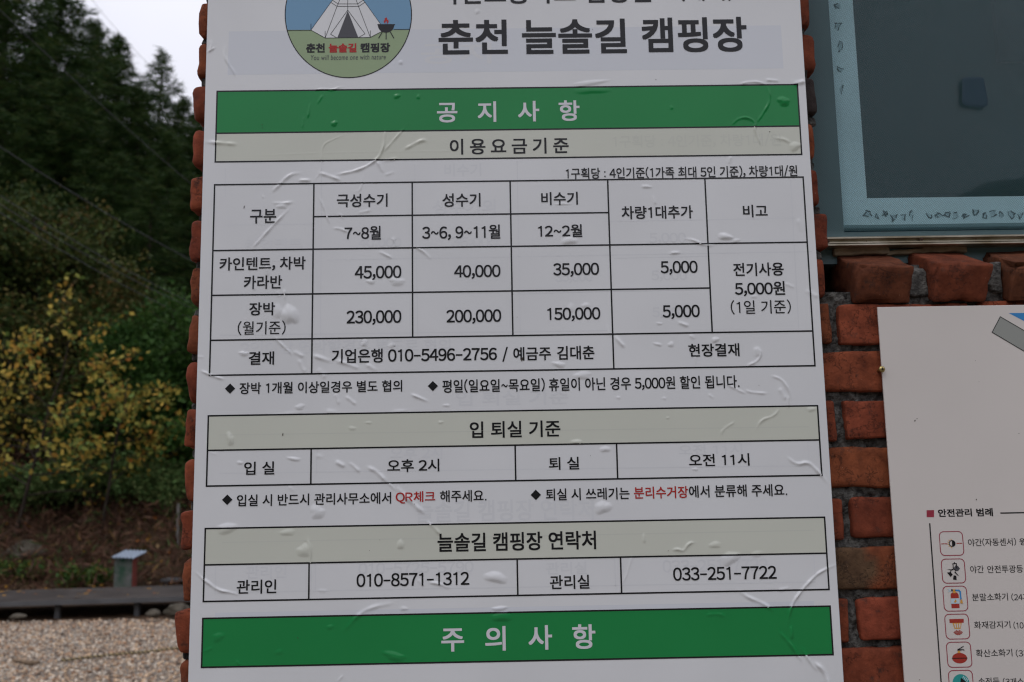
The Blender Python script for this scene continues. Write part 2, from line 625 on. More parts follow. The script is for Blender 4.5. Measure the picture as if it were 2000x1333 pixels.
bubble(1275, 710, 60, 34, *Cc, .9)
bubble(310, 1165, 40, 18, *Cc, .8)
bubble(1110, 712, 32, 20, *Cc, .7)
bubble(1070, 1100, 25, 25, *Cc, .7)
bubble(1240, 1115, 30, 20, *Cc, .4)
D_ = ((1000, 330), 0.32)
for p, wd, H in (
        ([(1055, 428), (1110, 435), (1160, 465), (1230, 468)], 3.2, 1.0), ([(860, 165), (875, 220)], 3, .6), ([(965, 515), (1030, 512)], 3.5, .8),
        ([(625, 1020), (690, 1095)], 4, 1.1), ([(1480, 1080), (1520, 1110), (1510, 1170), (1430, 1205)], 3.2, 1.0), ([(1490, 1085), (1505, 1150)], 8, .8),
        ([(1010, 935), (1080, 962)], 4, .9), ([(1085, 1015), (1115, 1040)], 4, .6), ([(1665, 700), (1725, 725)], 4, .6),
        ([(580, 950), (600, 1025)], 3, .4), ([(1745, 300), (1770, 390)], 6, .4), ([(1790, 740), (1870, 785)], 6, .6),
        ([(1115, 1140), (1125, 1200)], 3, .4)):
    ridge(p, *D_, wd, H)
for b in ((1300, 415, 50, 28, 1.3, -15), (1370, 438, 25, 14, .5, 0), (350, 440, 70, 25, .9, 5), (820, 110, 38, 14, .7, -8), (310, 215, 60, 8, .5, 0),
          (890, 1072, 32, 12, .6, -12), (970, 1073, 26, 18, .7, 0), (1240, 1045, 26, 22, .9, 0), (285, 1195, 46, 22, .9, -8), (900, 945, 26, 9, .5, 0),
          (430, 1262, 70, 28, .8, 0), (360, 850, 30, 30, .4, 0), (450, 835, 40, 18, .5, 0), (1475, 780, 20, 16, .4, 0)):
    bubble(b[0], b[1], b[2], b[3], *D_, b[4], b[5])
E_ = ((360, 730), 0.32)
for p, wd, H in (
        ([(920, 120), (945, 190)], 4, .8), ([(985, 140), (1050, 190)], 4, .9), ([(1380, 125), (1490, 172)], 3.2, 1.1), ([(920, 535), (985, 570)], 5, 1.0),
        ([(1115, 570), (1180, 600), (1240, 670)], 4.6, 1.2), ([(1245, 665), (1290, 715)], 3, .7), ([(1290, 690), (1380, 780), (1475, 860)], 5.5, 1.2),
        ([(1480, 900), (1530, 945), (1570, 990)], 4, .9), ([(1000, 545), (1030, 560), (1075, 605)], 4, .8), ([(750, 1000), (770, 1080), (765, 1140)], 3.2, 1.1),
        ([(530, 260), (640, 245), (740, 232)], 5, .3), ([(860, 230), (940, 238)], 6, .5), ([(800, 500), (850, 512)], 5, .5), ([(640, 690), (670, 720)], 4, .4),
        ([(150, 480), (200, 495)], 3, .4)):
    ridge(p, *E_, wd, H)
for b in ((705, 205, 36, 22, .7, 0), (280, 400, 28, 46, 1.0, 10), (670, 522, 48, 14, .8, -5), (340, 545, 26, 12, .6, 0), (812, 845, 56, 46, 1.2, 0),
          (260, 945, 66, 40, 1.0, 0), (735, 1080, 62, 42, 1.0, 0), (1320, 1045, 30, 30, .8, 0), (630, 970, 62, 20, .6, 0), (1900, 1245, 92, 32, 1.3, -12),
          (1600, 195, 26, 12, .5, 0), (1125, 300, 24, 10, .4, 0), (1565, 298, 20, 12, .4, 0), (1025, 335, 30, 14, .4, 0), (1310, 230, 50, 14, .4, 0)):
    bubble(b[0], b[1], b[2], b[3], *E_, b[4], b[5])
F_ = ((1000, 730), 0.325)
for p, wd, H in (
        ([(1290, 65), (1350, 95), (1400, 120)], 2.8, .8), ([(1400, 100), (1440, 115), (1535, 120)], 3, .7), ([(1560, 15), (1610, 30), (1650, 70), (1680, 155)], 3.2, 1.0),
        ([(1605, 85), (1650, 160)], 6, .8), ([(1660, 130), (1655, 220)], 3, .6), ([(1610, 210), (1570, 260), (1500, 275), (1465, 340)], 3, .7),
        ([(1340, 290), (1260, 340), (1260, 375)], 3, .5), ([(1650, 500), (1710, 550), (1780, 530), (1840, 590), (1905, 665)], 4, 1.2),
        ([(1180, 125), (1215, 150)], 3, .5), ([(960, 1060), (1000, 1055), (1030, 1070), (1060, 1020), (1100, 1015)], 3.5, 1.0),
        ([(790, 960), (795, 1020)], 4, .5), ([(730, 1060), (700, 1180), (660, 1280)], 3, .35)):
    ridge(p, *F_, wd, H)
for b in ((545, 805, 56, 46, 1.2, 0), (560, 455, 36, 22, .8, 0), (390, 412, 38, 20, .8, 0), (1100, 575, 22, 12, .5, 0), (1310, 1110, 62, 46, 1.1, 10),
          (1220, 1030, 52, 20, .6, 0), (1470, 1085, 40, 22, .5, 0), (640, 145, 16, 12, .4, 0), (915, 150, 14, 12, .4, 0), (935, 267, 12, 8, .4, 0), (1800, 215, 34, 18, .5, 0)):
    bubble(b[0], b[1], b[2], b[3], *F_, b[4], b[5])
G_ = ((360, 980), 0.2648)
for p, wd, H in (
        ([(75, 515), (150, 580), (250, 655), (340, 670), (410, 690)], 3.2, 1.2), ([(905, 270), (940, 350), (925, 440), (930, 600), (945, 690)], 2.6, .8),
        ([(1795, 595), (1880, 605), (1960, 640)], 3.6, 1.0), ([(1180, 950), (1310, 810), (1420, 770), (1540, 750)], 5, .8), ([(380, 1170), (410, 1210)], 3, .5),
        ([(1720, 570), (1770, 630)], 3, .5), ([(990, 655), (1050, 662)], 4, .5), ([(1170, 1280), (1130, 1333)], 3, .4), ([(130, 1110), (210, 1080)], 4, .4)):
    ridge(p, *G_, wd, H)
for b in ((250, 1000, 50, 40, .6, 0), (1550, 1140, 95, 38, .9, -10), (1075, 925, 36, 20, .4, 0), (700, 1110, 40, 22, .35, 0), (1620, 790, 40, 16, .5, 0)):
    bubble(b[0], b[1], b[2], b[3], *G_, b[4], b[5])
H_ = ((1150, 980), 0.2648)
for p, wd, H in (
        ([(1835, 465), (1760, 490), (1680, 535), (1580, 640), (1500, 750), (1470, 860), (1470, 930)], 3.2, 1.3),
        ([(1095, 650), (1180, 710), (1260, 740), (1330, 780), (1370, 820)], 4.4, 1.0), ([(1400, 960), (1480, 1040), (1530, 1120), (1575, 1180)], 4, 1.1),
        ([(1490, 910), (1500, 1020)], 4, 1.0), ([(1565, 1070), (1640, 1200), (1690, 1250)], 3.4, 1.0), ([(1650, 1180), (1720, 1230), (1770, 1330), (1775, 1400)], 5.5, 1.5),
        ([(1400, 655), (1480, 635)], 4, .7), ([(860, 840), (950, 825), (1010, 850)], 4, .5)):
    ridge(p, *H_, wd, H)
bubble(800, 175, 130, 48, (820, 1170), 0.2, .9)
bubble(780, 95, 90, 24, (820, 1170), 0.2, .8)
# faint overall waviness of the sheet
HM *= 1.7
HM += 0.00012 * (np.sin(GX * 31 + 2 * np.sin(GZ * 17)) * np.sin(GZ * 23 + 1.3 * np.sin(GX * 13)) + 1)


def hgt(x, z):
    i = np.clip((np.asarray(x) - HX0) / HS, 0, HNX - 1.001)
    j = np.clip((np.asarray(z) - HZ0) / HS, 0, HNZ - 1.001)
    i0, j0 = i.astype(int), j.astype(int)
    a, b = i - i0, j - j0
    return (HM[j0, i0] * (1 - a) * (1 - b) + HM[j0, i0 + 1] * a * (1 - b) + HM[j0 + 1, i0] * (1 - a) * b + HM[j0 + 1, i0 + 1] * a * b)


def flat(x, z):
    return np.zeros_like(np.asarray(x, dtype=float))


def surf(xz, lift, hf=hgt, y0=0.0):
    xz = np.asarray(xz, dtype=float)
    return np.stack([xz[:, 0], y0 - hf(xz[:, 0], xz[:, 1]) - lift, xz[:, 1]], 1)


def grid_sheet(x0, x1, z0, z1, step, lift):
    """a rectangle following the blisters, its inner lines on one shared lattice"""
    xs = np.unique(np.concatenate([[x0, x1], np.arange(math.ceil(x0 / step + .2) * step, x1 - .2 * step, step)]))
    zs = np.unique(np.concatenate([[z0, z1], np.arange(math.ceil(z0 / step + .2) * step, z1 - .2 * step, step)]))
    X, Z = np.meshgrid(xs, zs)
    V = surf(np.stack([X.ravel(), Z.ravel()], 1), lift)
    nx, nz_ = len(xs), len(zs)
    I, J = np.meshgrid(np.arange(nx - 1), np.arange(nz_ - 1))
    k = (J * nx + I).ravel()
    F = np.stack([k, k + 1, k + nx + 1, k + nx], 1)
    return V, F


STEP = 0.0011
board = empty('notice_board', (0.43, 0.006, 0.72))
tag(board, 'tall white notice board with green heading bands and campsite fee tables on the brick pier', 'notice board')
bx0 = at(404.5, 0)[0] * 0.5 + at(368.5, 1333)[0] * 0.5
bx1 = at(1565.5, 0)[0] * 0.5 + at(1645.5, 1333)[0] * 0.5
BZ0, BZ1 = 0.72, 2.52
pb = Buf()
pb.box((bx0, 0.0006, BZ0), (bx1, 0.007, BZ1))
build(pb, 'panel', M_panel, board)
sb_ = Buf()
sb_.add(*grid_sheet(bx0 + .0004, bx1 - .0004, 1.16, 2.25, STEP, 0))
z_hi = Buf()
for za, zb in ((BZ0 + .0004, 1.16), (2.25, BZ1 - .0004)):
    V, F = grid_sheet(bx0 + .0004, bx1 - .0004, za, zb, 0.01, 0)
    sb_.add(V, F)
build(sb_, 'vinyl_sheet', M_vinyl, board, smooth=True)
L1, L2, L3 = 0.00016, 0.00032, 0.00046


# ---- lettering -----------------------------------------------------
GLYPH = {}
ADV = {' ': .28, ',': .27, '.': .27, ':': .30, '(': .36, ')': .36, '~': .62, '-': .52, '/': .42, 'Q': .76, 'R': .66, '1': .56}


def tri_of(me):
    me.calc_loop_triangles()
    V = np.array([v.co[:2] for v in me.vertices])
    F = np.array([t.vertices[:] for t in me.loop_triangles])
    return V, F


def glyph(ch):
    if ch in GLYPH:
        return GLYPH[ch]
    quads = lambda *r: (np.concatenate([np.array([(a, b), (c, b), (c, d), (a, d)]) for a, b, c, d in r]),
                        np.concatenate([np.array([(0, 1, 2), (0, 2, 3)]) + 4 * i for i in range(len(r))]))
    if ch == '1':
        V = np.array([(.27, 0), (.35, 0), (.35, .735), (.29, .735), (.27, .60), (.11, .59), (.11, .64), (.22, .67)])
        F = np.array([(0, 1, 2), (0, 2, 4), (4, 2, 3), (4, 3, 7), (5, 4, 7), (5, 7, 6)])
        g = (V, F, .56)
    elif ch == '-':
        g = (*quads((.05, .30, .47, .365)), .52)
    elif ch == '.':
        g = (*quads((.09, 0, .18, .09)), .27)
    elif ch == ':':
        g = (*quads((.10, .06, .19, .15), (.10, .44, .19, .53)), .30)
    elif ch == '/':
        V = np.array([(.02, -.09), (.09, -.09), (.40, .83), (.33, .83)])
        g = (V, np.array([(0, 1, 2), (0, 2, 3)]), .42)
    else:
        full = chr(ord(ch) + 0xFEE0) if 33 <= ord(ch) <= 126 else ch
        cu = bpy.data.curves.new('glyph', 'FONT')
        cu.body = full
        cu.resolution_u = 5
        o = bpy.data.objects.new('glyph', cu)
        COL.objects.link(o)
        bpy.context.view_layer.update()
        me = bpy.data.meshes.new_from_object(o.evaluated_get(bpy.context.evaluated_depsgraph_get()))
        V, F = tri_of(me)
        bpy.data.objects.remove(o)
        bpy.data.curves.remove(cu)
        bpy.data.meshes.remove(me)
        if full != ch:
            lo, hi = V[:, 0].min(), V[:, 0].max()
            if ch == '~':
                V = V * (.56, .75) + (0, .07)
                lo, hi = V[:, 0].min(), V[:, 0].max()
            adv = ADV.get(ch, .58)
            V = V - ((lo + hi) / 2 - adv / 2, 0)
            g = (V, F, adv)
        else:
            g = (V, F, .92)
    GLYPH[ch] = g
    return g


def text_shape(s, spacing=1.0, bold=0.02):
    Vs, Fs, n, x = [], [], 0, 0.0
    shifts = [(a * bold, b * bold) for a, b in ((-1, -1), (1, -1), (-1, 1), (1, 1))] if bold > 0 else [(0, 0)]
    for ch in s:
        if ch == ' ':
            x += ADV[' '] * spacing
            continue
        V, F, adv = glyph(ch)
        for q, (dx, dy) in enumerate(shifts):
            W = np.zeros((len(V), 3))
            W[:, :2] = V + (x + dx, dy)
            W[:, 2] = q
            Vs.append(W)
            Fs.append(F + n)
            n += len(V)
        x += adv * spacing
    return np.concatenate(Vs), np.concatenate(Fs)


def refine(V, F, maxlen):
    """cut long edges so the print can follow the blisters"""
    bm = bmesh.new()
    vs = [bm.verts.new(v) for v in V]
    for f in F:
        try:
            bm.faces.new([vs[i] for i in f])
        except ValueError:
            pass
    for _ in range(4):
        es = [e for e in bm.edges if (e.verts[0].co - e.verts[1].co).length > maxlen]
        if not es:
            break
        bmesh.ops.subdivide_edges(bm, edges=es, cuts=1)
        bmesh.ops.triangulate(bm, faces=[f for f in bm.faces if len(f.verts) > 3])
    bm.verts.index_update()
    W = np.array([v.co[:] for v in bm.verts])
    G = np.array([[v.index for v in f.verts] for f in bm.faces])
    bm.free()
    return W, G


def lettering(s, x0, x1, y0, y1, m, parent, Y=0.0, hf=hgt, lift=L3, bold=0.02, spacing=1.0, name='lettering'):
    """a line of print filling the photo box x0..x1, y0..y1 on the plane y = Y"""
    V, F = text_shape(s, spacing, bold)
    a, b = V.min(0), V.max(0)
    xm, ym = (x0 + x1) / 2, (y0 + y1) / 2
    X0, X1 = at(x0, ym, Y)[0], at(x1, ym, Y)[0]
    Z0, Z1 = at(xm, y1, Y)[2], at(xm, y0, Y)[2]
    W = np.zeros_like(V)
    W[:, 0] = X0 + (V[:, 0] - a[0]) / (b[0] - a[0]) * (X1 - X0)
    W[:, 1] = Z0 + (V[:, 1] - a[1]) / (b[1] - a[1]) * (Z1 - Z0)
    W[:, 2] = V[:, 2] * 1e-5
    if hf is hgt:
        W, F = refine(W, F, 0.0035)
    P = surf(W[:, :2], lift, hf, Y)
    P[:, 1] -= W[:, 2]
    return link(name, np_mesh(name, P, F), m, parent)


def zat(px, py, Y=0.0):
    return at(px, py, Y)[2]


def xat(px, py, Y=0.0):
    return at(px, py, Y)[0]


def mean_x(a, b):
    return (xat(*a) + xat(*b)) / 2


def mean_z(*pts):
    return sum(zat(*p) for p in pts) / len(pts)


TX0, TX1 = 0.0, 0.86                                       # table edges on the board
LW = 0.0011                                               # printed rule half-width


def rule_strip(buf, xa, za, xb, zb, w=LW, lift=L2, hf=hgt, Y=0.0, step=0.0035):
    p, q = np.array([xa, za]), np.array([xb, zb])
    d = q - p
    L = np.linalg.norm(d)
    n = max(1, int(L / step))
    t = np.linspace(0, 1, n + 1)[:, None]
    nrm = np.array([-d[1], d[0]]) / L * w
    c = p + d * t
    ex = d / L * w
    c[0] -= ex
    c[-1] += ex
    V = np.concatenate([surf(c - nrm, lift, hf, Y), surf(c + nrm, lift, hf, Y)])
    k = np.arange(n)
    F = np.stack([k, k + 1, k + n + 2, k + n + 1], 1)
    buf.add(V, F)


def table(name, hs, vs, parent):
    b = Buf()
    for i, (z, xa, xb) in enumerate(hs):
        rule_strip(b, xa, z, xb, z, lift=L2)
    for i, (x, za, zb) in enumerate(vs):
        rule_strip(b, x, za, x, zb, lift=L2 + 3e-5)
    return build(b, name, M_black, parent)


# heading and sub-heading bands
def band(name, z0, z1, m, parent=board):
    V, F = grid_sheet(TX0, TX1, z0, z1, STEP, L1)
    o = link(name, np_mesh(name, V, F, True), m, parent)
    return o


zg_t, zg_b = mean_z((422.5, 178.8), (1557, 166)), mean_z((419, 260.5), (1560, 247.4))
zc_b = mean_z((418, 316.3), (1563.6, 302.8))
b1 = band('heading_band', zg_b, zg_t, M_green)
b2 = band('subheading_band', zc_b, zg_b, M_cream)
fr = table('band_frame', [(zg_t, TX0, TX1), (zg_b, TX0, TX1), (zc_b, TX0, TX1)], [(TX0, zc_b, zg_t), (TX1, zc_b, zg_t)], board)
lettering('공지사항', 853.5, 1132, 198, 238.5, M_white, b1, spacing=1.84, bold=.017)
lettering('이용요금기준', 878.5, 1110.5, 270.5, 301.5, M_black, b2, spacing=1.25, bold=.016)

# fee table
z0 = mean_z((417.5, 361), (1567, 347))
z1 = mean_z((612, 423), (1188, 416.5))
z2 = mean_z((414.5, 489), (1573.6, 474.6))
z3 = mean_z((413, 576.5), (1386, 564))
z4 = mean_z((411.5, 665.4), (1586, 646.8))
z5 = mean_z((410.5, 735), (1591, 713.5))
v1 = mean_x((612, 358.5), (610, 731))
v2 = mean_x((804.2, 358.8), (807, 661.7))
v3 = mean_x((996, 353), (1002, 658))
v4 = mean_x((1186.6, 352.4), (1199, 720.4))
v5 = mean_x((1376.6, 350), (1391, 650))
fee = table('fee_table', [(z0, TX0, TX1), (z1, v1, v4), (z2, TX0, TX1), (z3, TX0, v5), (z4, TX0, TX1), (z5, TX0, TX1)],
            [(TX0, z5, z0), (v1, z5, z0), (v2, z4, z0), (v3, z4, z0), (v4, z5, z0), (v5, z4, z0), (TX1, z5, z0)], board)
BD = .016
for s, a, b, c, d, bo in (
        ('구분', 488.5, 539.5, 409, 437, BD), ('극성수기', 658, 757, 379, 405, BD), ('성수기', 864, 938.5, 378, 404.5, BD), ('비수기', 1057, 1128.5, 375.5, 401, BD),
        ('차량1대추가', 1214, 1353, 402.5, 428, BD), ('비고', 1451, 1499, 400.5, 425, BD),
        ('7~8월', 673, 744, 442, 469, BD), ('3~6, 9~11월', 824.5, 977, 440, 469, BD), ('12~2월', 1051, 1137, 439, 464, BD),
        ('카인텐트, 차박', 429, 597, 502.5, 529, BD), ('카라반', 476.5, 551, 538.5, 565, BD),
        ('장박', 487, 537.5, 591, 616.5, BD), ('(월기준)', 464.5, 558, 627, 654.5, .004),
        ('45,000', 693, 784, 519.5, 547.5, BD), ('40,000', 887, 977.5, 518, 545, BD), ('35,000', 1080.5, 1170, 514, 541, BD), ('5,000', 1290, 1362.5, 510, 537, BD),
        ('230,000', 677, 784, 606.5, 635, BD), ('200,000', 872, 979, 605, 633, BD), ('150,000', 1069, 1172.5, 601, 628, BD), ('5,000', 1294, 1366.5, 596, 623.5, BD),
        ('전기사용', 1432, 1530.5, 513.5, 539.5, BD), ('5,000원', 1435, 1533, 550, 578.5, BD), ('(1일 기준)', 1427, 1544.5, 586, 614, .004),
        ('결재', 486, 535.5, 687, 713, BD),
        ('기업은행', 648, 747.5, 682, 709.5, BD), ('010-5496-2756', 758, 970.5, 681, 705.5, BD), ('/', 981, 992, 678, 707, BD),
        ('예금주', 1002.5, 1076, 678, 704.5, BD), ('김대춘', 1088, 1161, 676, 703, BD), ('현장결재', 1344.5, 1444, 671.5, 697, BD)):
    lettering(s, a, b, c, d, M_black, fee, bold=bo)
nb = lettering('1구획당 : 4인기준(1가족 최대 5인 기준), 차량1대/원', 1105, 1557, 325.5, 348.5, M_black, board, bold=.014, name='note_line')


def bullet(px, py, r, parent):
    c = at(px, py)
    b = Buf()
    R = r * 0.00069
    b.add(surf([(c[0] - R, c[2]), (c[0], c[2] - R), (c[0] + R, c[2]), (c[0], c[2] + R)], L3), [(0, 1, 2, 3)])
    return build(b, 'bullet', M_black, parent)


def note(words, bul):
    first = None
    for (s, a, b, c, d, m) in words:
        o = lettering(s, a, b, c, d, m, first if first else board, bold=.014, name='lettering' if first else 'note_line')
        first = first or o
    bullet(*bul, first)


note([('장박 1개월 이상일경우 별도 협의', 468, 785.5, 745, 768, M_black)], (449.5, 759.5, 10.5))
note([('평일(일요일~목요일) 휴일이 아닌 경우 5,000원 할인 됩니다.', 864, 1444, 737, 764, M_black)], (845.5, 754.5, 10.5))

# check-in table
y0 = mean_z((410, 812.5), (1600, 793))
y1 = mean_z((407.5, 879.8), (1602, 860))
y2 = mean_z((405.5, 949.5), (1606.5, 929))
w1 = mean_x((608, 877), (607, 945))
w2 = mean_x((1006, 871.5), (1007.5, 940.5))
w3 = mean_x((1204.5, 868), (1206, 936))
sb2 = band('subheading_band', y1, y0, M_cream)
lettering('입 퇴실 기준', 917.5, 1094.5, 822.5, 855, M_black, sb2, bold=.016)
tb2 = table('check_in_table', [(y0, TX0, TX1), (y1, TX0, TX1), (y2, TX0, TX1)], [(TX0, y2, y0), (w1, y2, y1), (w2, y2, y1), (w3, y2, y1), (TX1, y2, y0)], board)
for s, a, b, c, d in (('입 실', 477, 536, 902, 927.5), ('오후 2시', 756.5, 858, 897, 922), ('퇴 실', 1072, 1131, 893, 918), ('오전 11시', 1345.5, 1463.5, 886.5, 911)):
    lettering(s, a, b, c, d, M_black, tb2, bold=.014)
note([('입실 시 반드시 관리사무소에서', 463, 764, 964, 987, M_black), ('QR체크', 773, 850, 960, 983.5, M_red), ('해주세요.', 859.5, 950, 957.5, 980.5, M_black)], (444, 976.5, 10.5))
note([('퇴실 시 쓰레기는', 1066, 1229.5, 953.5, 977, M_black), ('분리수거장', 1238, 1344, 950.5, 974, M_red), ('에서 분류해 주세요.', 1345.5, 1537, 947, 971, M_black)], (1046.5, 967, 10.5))

# contact table
u0 = mean_z((402, 1031.5), (1612.5, 1012))
u1 = mean_z((400, 1102.6), (1615.5, 1082))
u2 = mean_z((398, 1174), (1619.5, 1152.9))
q1 = mean_x((604, 1100), (603, 1171))
q2 = mean_x((1010.5, 1092), (1011, 1165))
q3 = mean_x((1212, 1090), (1214, 1161))
sb3 = band('subheading_band', u1, u0, M_cream)
lettering('늘솔길 캠핑장 연락처', 854.5, 1164, 1039.5, 1076, M_black, sb3, bold=.018)
tb3 = table('contact_table', [(u0, TX0, TX1), (u1, TX0, TX1), (u2, TX0, TX1)], [(TX0, u2, u0), (q1, u2, u1), (q2, u2, u1), (q3, u2, u1), (TX1, u2, u0)], board)
for s, a, b, c, d in (('관리인', 462.5, 540, 1132.5, 1160), ('010-8571-1312', 696.5, 916.5, 1119, 1145), ('관리실', 1074, 1151, 1123.5, 1151), ('033-251-7722', 1314.5, 1516.5, 1107, 1133)):
    lettering(s, a, b, c, d, M_black, tb3, bold=.014)

# second green band
g0 = mean_z((396, 1206.5), (1621.7, 1186))
g1 = mean_z((393.5, 1302.7), (1627, 1280))
gb2 = band('heading_band', g1, g0, M_green)
table('band_frame', [(g0, TX0, TX1), (g1, TX0, TX1)], [(TX0, g1, g0), (TX1, g1, g0)], board)
lettering('주의사항', 862, 1163, 1222, 1270.5, M_white, gb2, spacing=1.78, bold=.017)

# title lines
ttl = lettering('춘천', 856.5, 991.5, 39.5, 106.5, M_black, board, bold=.021, name='title')
lettering('늘솔길', 1019.5, 1223.5, 38, 105.5, M_black, ttl, bold=.021)
lettering('캠핑장', 1253.5, 1458.5, 34.5, 102.5, M_black, ttl, bold=.021)
lettering('마산초등학교 캠핑일', 857, 1271, -37, 7.5, M_black, ttl, bold=.016)
lettering('(예지)', 1325, 1433, -38, 3, M_black, ttl, bold=.006)

# old print ghosting through the sheet
gh = Buf()
V, F = grid_sheet(xat(447, 62), xat(1525, 48), mean_z((445, 146), (1530, 135)), mean_z((447, 62), (1524, 50)), STEP, 0.00006)
gh.add(V, F)
ghost = build(gh, 'ghost_print', M_ghostband, board, smooth=True)
gh = Buf()
V, F = grid_sheet(xat(420, 1200), xat(1590, 1180), g0 + .0006, g0 + .0072, STEP, 0.00006)
gh.add(V, F)
build(gh, 'ghost_print', M_ghostband, board, smooth=True)
gl, gl2 = Buf(), Buf()
for (xa, ya, xb, yb) in ((440, 330, 440, 385), (440, 440, 612, 438), (640, 508, 1585, 492), (430, 655, 1190, 646), (440, 512, 612, 509), (628, 330, 626, 655), (810, 322, 816, 655),
                         (1010, 315, 1016, 650), (1182, 433, 1372, 430), (1380, 430, 1553, 426), (1544, 350, 1560, 640), (1200, 505, 1380, 501), (1000, 575, 1190, 569), (1195, 570, 1370, 566),
                         (430, 850, 1580, 834), (620, 852, 618, 925), (428, 925, 1570, 910), (435, 1060, 1590, 1036), (422, 1081, 420, 1160), (617, 1077, 616, 1156), (420, 1158, 1590, 1137),
                         (1200, 1068, 1202, 1145), (1588, 1063, 1592, 1138), (1576, 830, 1580, 915)):
    p, q = at(xa, ya), at(xb, yb)
    on_cream = any(lo < (ya + yb) / 2 < hi for lo, hi in ((800, 868), (1020, 1090)))
    rule_strip(gl2 if on_cream else gl, p[0], p[2], q[0], q[2], 0.0007, L1 + 4e-5 if on_cream else 0.00007)
build(gl, 'ghost_rule', M_ghost, board)
build(gl2, 'ghost_rule', M_ghostcream, board)
for s, a, b, c, d in (('공지', 822, 960, 84, 125), ('비수기', 868, 940, 320, 345), ('40,000', 700, 784, 465, 485), ('36,000', 882, 972, 462, 484), ('5,000', 1268, 1340, 455, 477), ('5,000', 1272, 1342, 528, 550),
                      ('5,000', 1274, 1340, 600, 622), ('카인텐트', 480, 590, 466, 486), ('35,000', 1085, 1157, 530, 553), ('오후 2시', 762, 864, 872, 897), ('오전 11시', 1325, 1450, 868, 889),
                      ('관리인', 480, 560, 1105, 1130), ('010-5725-5790', 700, 925, 1098, 1120), ('033-251-7722', 1294, 1500, 1092, 1117), ('관리실', 1066, 1146, 1098, 1122),
                      ('입 퇴실 기준', 890, 1110, 762, 792), ('2인이상 연박할경우 별도로 협의', 470, 880, 664, 690), ('늘솔길 캠핑장 연락처', 812, 1160, 976, 1018), ('성수기외', 845, 968, 390, 418)):
    lettering(s, a, b, c, d, M_ghost, ghost, lift=0.00007, bold=.016)
lettering('1구획당 : 4인기준, 차량1대/원', 1197, 1525, 263, 288, M_ghostcream, b2, lift=L1 + 5e-5, bold=.014)


# ---- the round logo
def lp(u, v):
    p = at(540 + 0.14 * u, 0.14 * v)
    return (p[0], p[2])


def poly_fill(buf, pts, lift, hf=hgt, Y=0.0, fine=0.004):
    bm = bmesh.new()
    vs = [bm.verts.new((p[0], p[1], 0)) for p in pts]
    f = bm.faces.new(vs)
    bmesh.ops.triangulate(bm, faces=[f])
    bm.verts.index_update()
    V = np.array([v.co[:] for v in bm.verts])
    F = np.array([[v.index for v in g.verts] for g in bm.faces])
    bm.free()
    if hf is hgt:
        V, F = refine(V, F, fine)
    buf.add(surf(V[:, :2], lift, hf, Y), F)


def poly(name, pts, m, parent, lift, hf=hgt, Y=0.0, **k):
    b = Buf()
    poly_fill(b, pts, lift, hf, Y, **k)
    return build(b, name, m, parent)


def strokes(name, lines, m, parent, w=0.0006, lift=L3, hf=hgt, Y=0.0):
    b = Buf()
    q = 0
    for ln in lines:
        for a, c in zip(ln[:-1], ln[1:]):
            rule_strip(b, a[0], a[1], c[0], c[1], w, lift + q * 4e-6, hf, Y)
            q += 1
    return build(b, name, m, parent)


lc = np.array(lp(1003, 207))
LR = 0.00069 * 123.4
ang = np.linspace(0, 2 * PI, 97)[:-1]
circ = [lp(1003 + 881 * math.cos(a), 207 - 881 * math.sin(a)) for a in ang]
LZ = (lp(150, 428)[1] + lp(1860, 415)[1]) / 2
logo = poly('logo', [p for p in circ], M_lgrass, board, L1)
th0 = -math.asin(214 / 881)
skyp = [lp(1003 + 881 * math.cos(a), 207 - 881 * math.sin(a)) for a in np.linspace(th0, PI - th0, 60)]
poly('logo_sky', skyp, M_lsky, logo, L1 + 5e-5)
ring = Buf()
for a, c in zip(circ, circ[1:] + circ[:1]):
    rule_strip(ring, a[0], a[1], c[0], c[1], 0.0007, L2 + 1e-5)
build(ring, 'logo_outline', M_black, logo)
tent = poly('tent', [lp(482, 425), lp(780, 10), lp(940, -230), lp(1050, -230), lp(1215, 10), lp(1460, 345), lp(1480, 440), lp(1310, 527), lp(680, 535)], M_vinyl, logo, L2)
strokes('tent_seam', [[lp(482, 425), lp(780, 10), lp(940, -230)], [lp(1050, -230), lp(1215, 10), lp(1455, 345)], [lp(482, 425), lp(680, 535), lp(1310, 527), lp(1475, 440)],
                      [lp(680, 535), lp(845, 95), lp(885, 0)], [lp(1310, 527), lp(1145, 95), lp(1110, 0)], [lp(995, 0), lp(995, 145)],
                      [lp(760, 40), lp(848, 95), lp(1148, 95), lp(1235, 38)], [lp(785, 10), lp(860, 60), lp(1135, 60), lp(1212, 8)],
                      [lp(995, 145), lp(755, 483), lp(838, 530)], [lp(995, 145), lp(1235, 478), lp(1150, 527)], [lp(482, 425), lp(482, 340)], [lp(680, 530), lp(680, 440)],
                      [lp(1310, 525), lp(1310, 435)], [lp(150, 430), lp(482, 427)], [lp(1640, 416), lp(1860, 414)]], M_black, logo, 0.00038)
poly('tent_door', [lp(995, 155), lp(850, 530), lp(1142, 528)], M_ldark, logo, L3 + 2e-5)
bowl = [lp(1408, 342), lp(1655, 342), lp(1652, 358), lp(1640, 362)] + [lp(1528 + 112 * math.cos(t), 362 + 98 * math.sin(t)) for t in np.linspace(0.12, PI - .12, 14)] + [lp(1416, 362), lp(1410, 358)]
grill = poly('grill', bowl, M_black, logo, L3 + 8e-5)
strokes('grill_leg', [[lp(1480, 445), lp(1428, 535)], [lp(1530, 450), lp(1530, 550)], [lp(1585, 445), lp(1636, 535)]], M_black, logo, 0.0007, L3 + 6e-5)
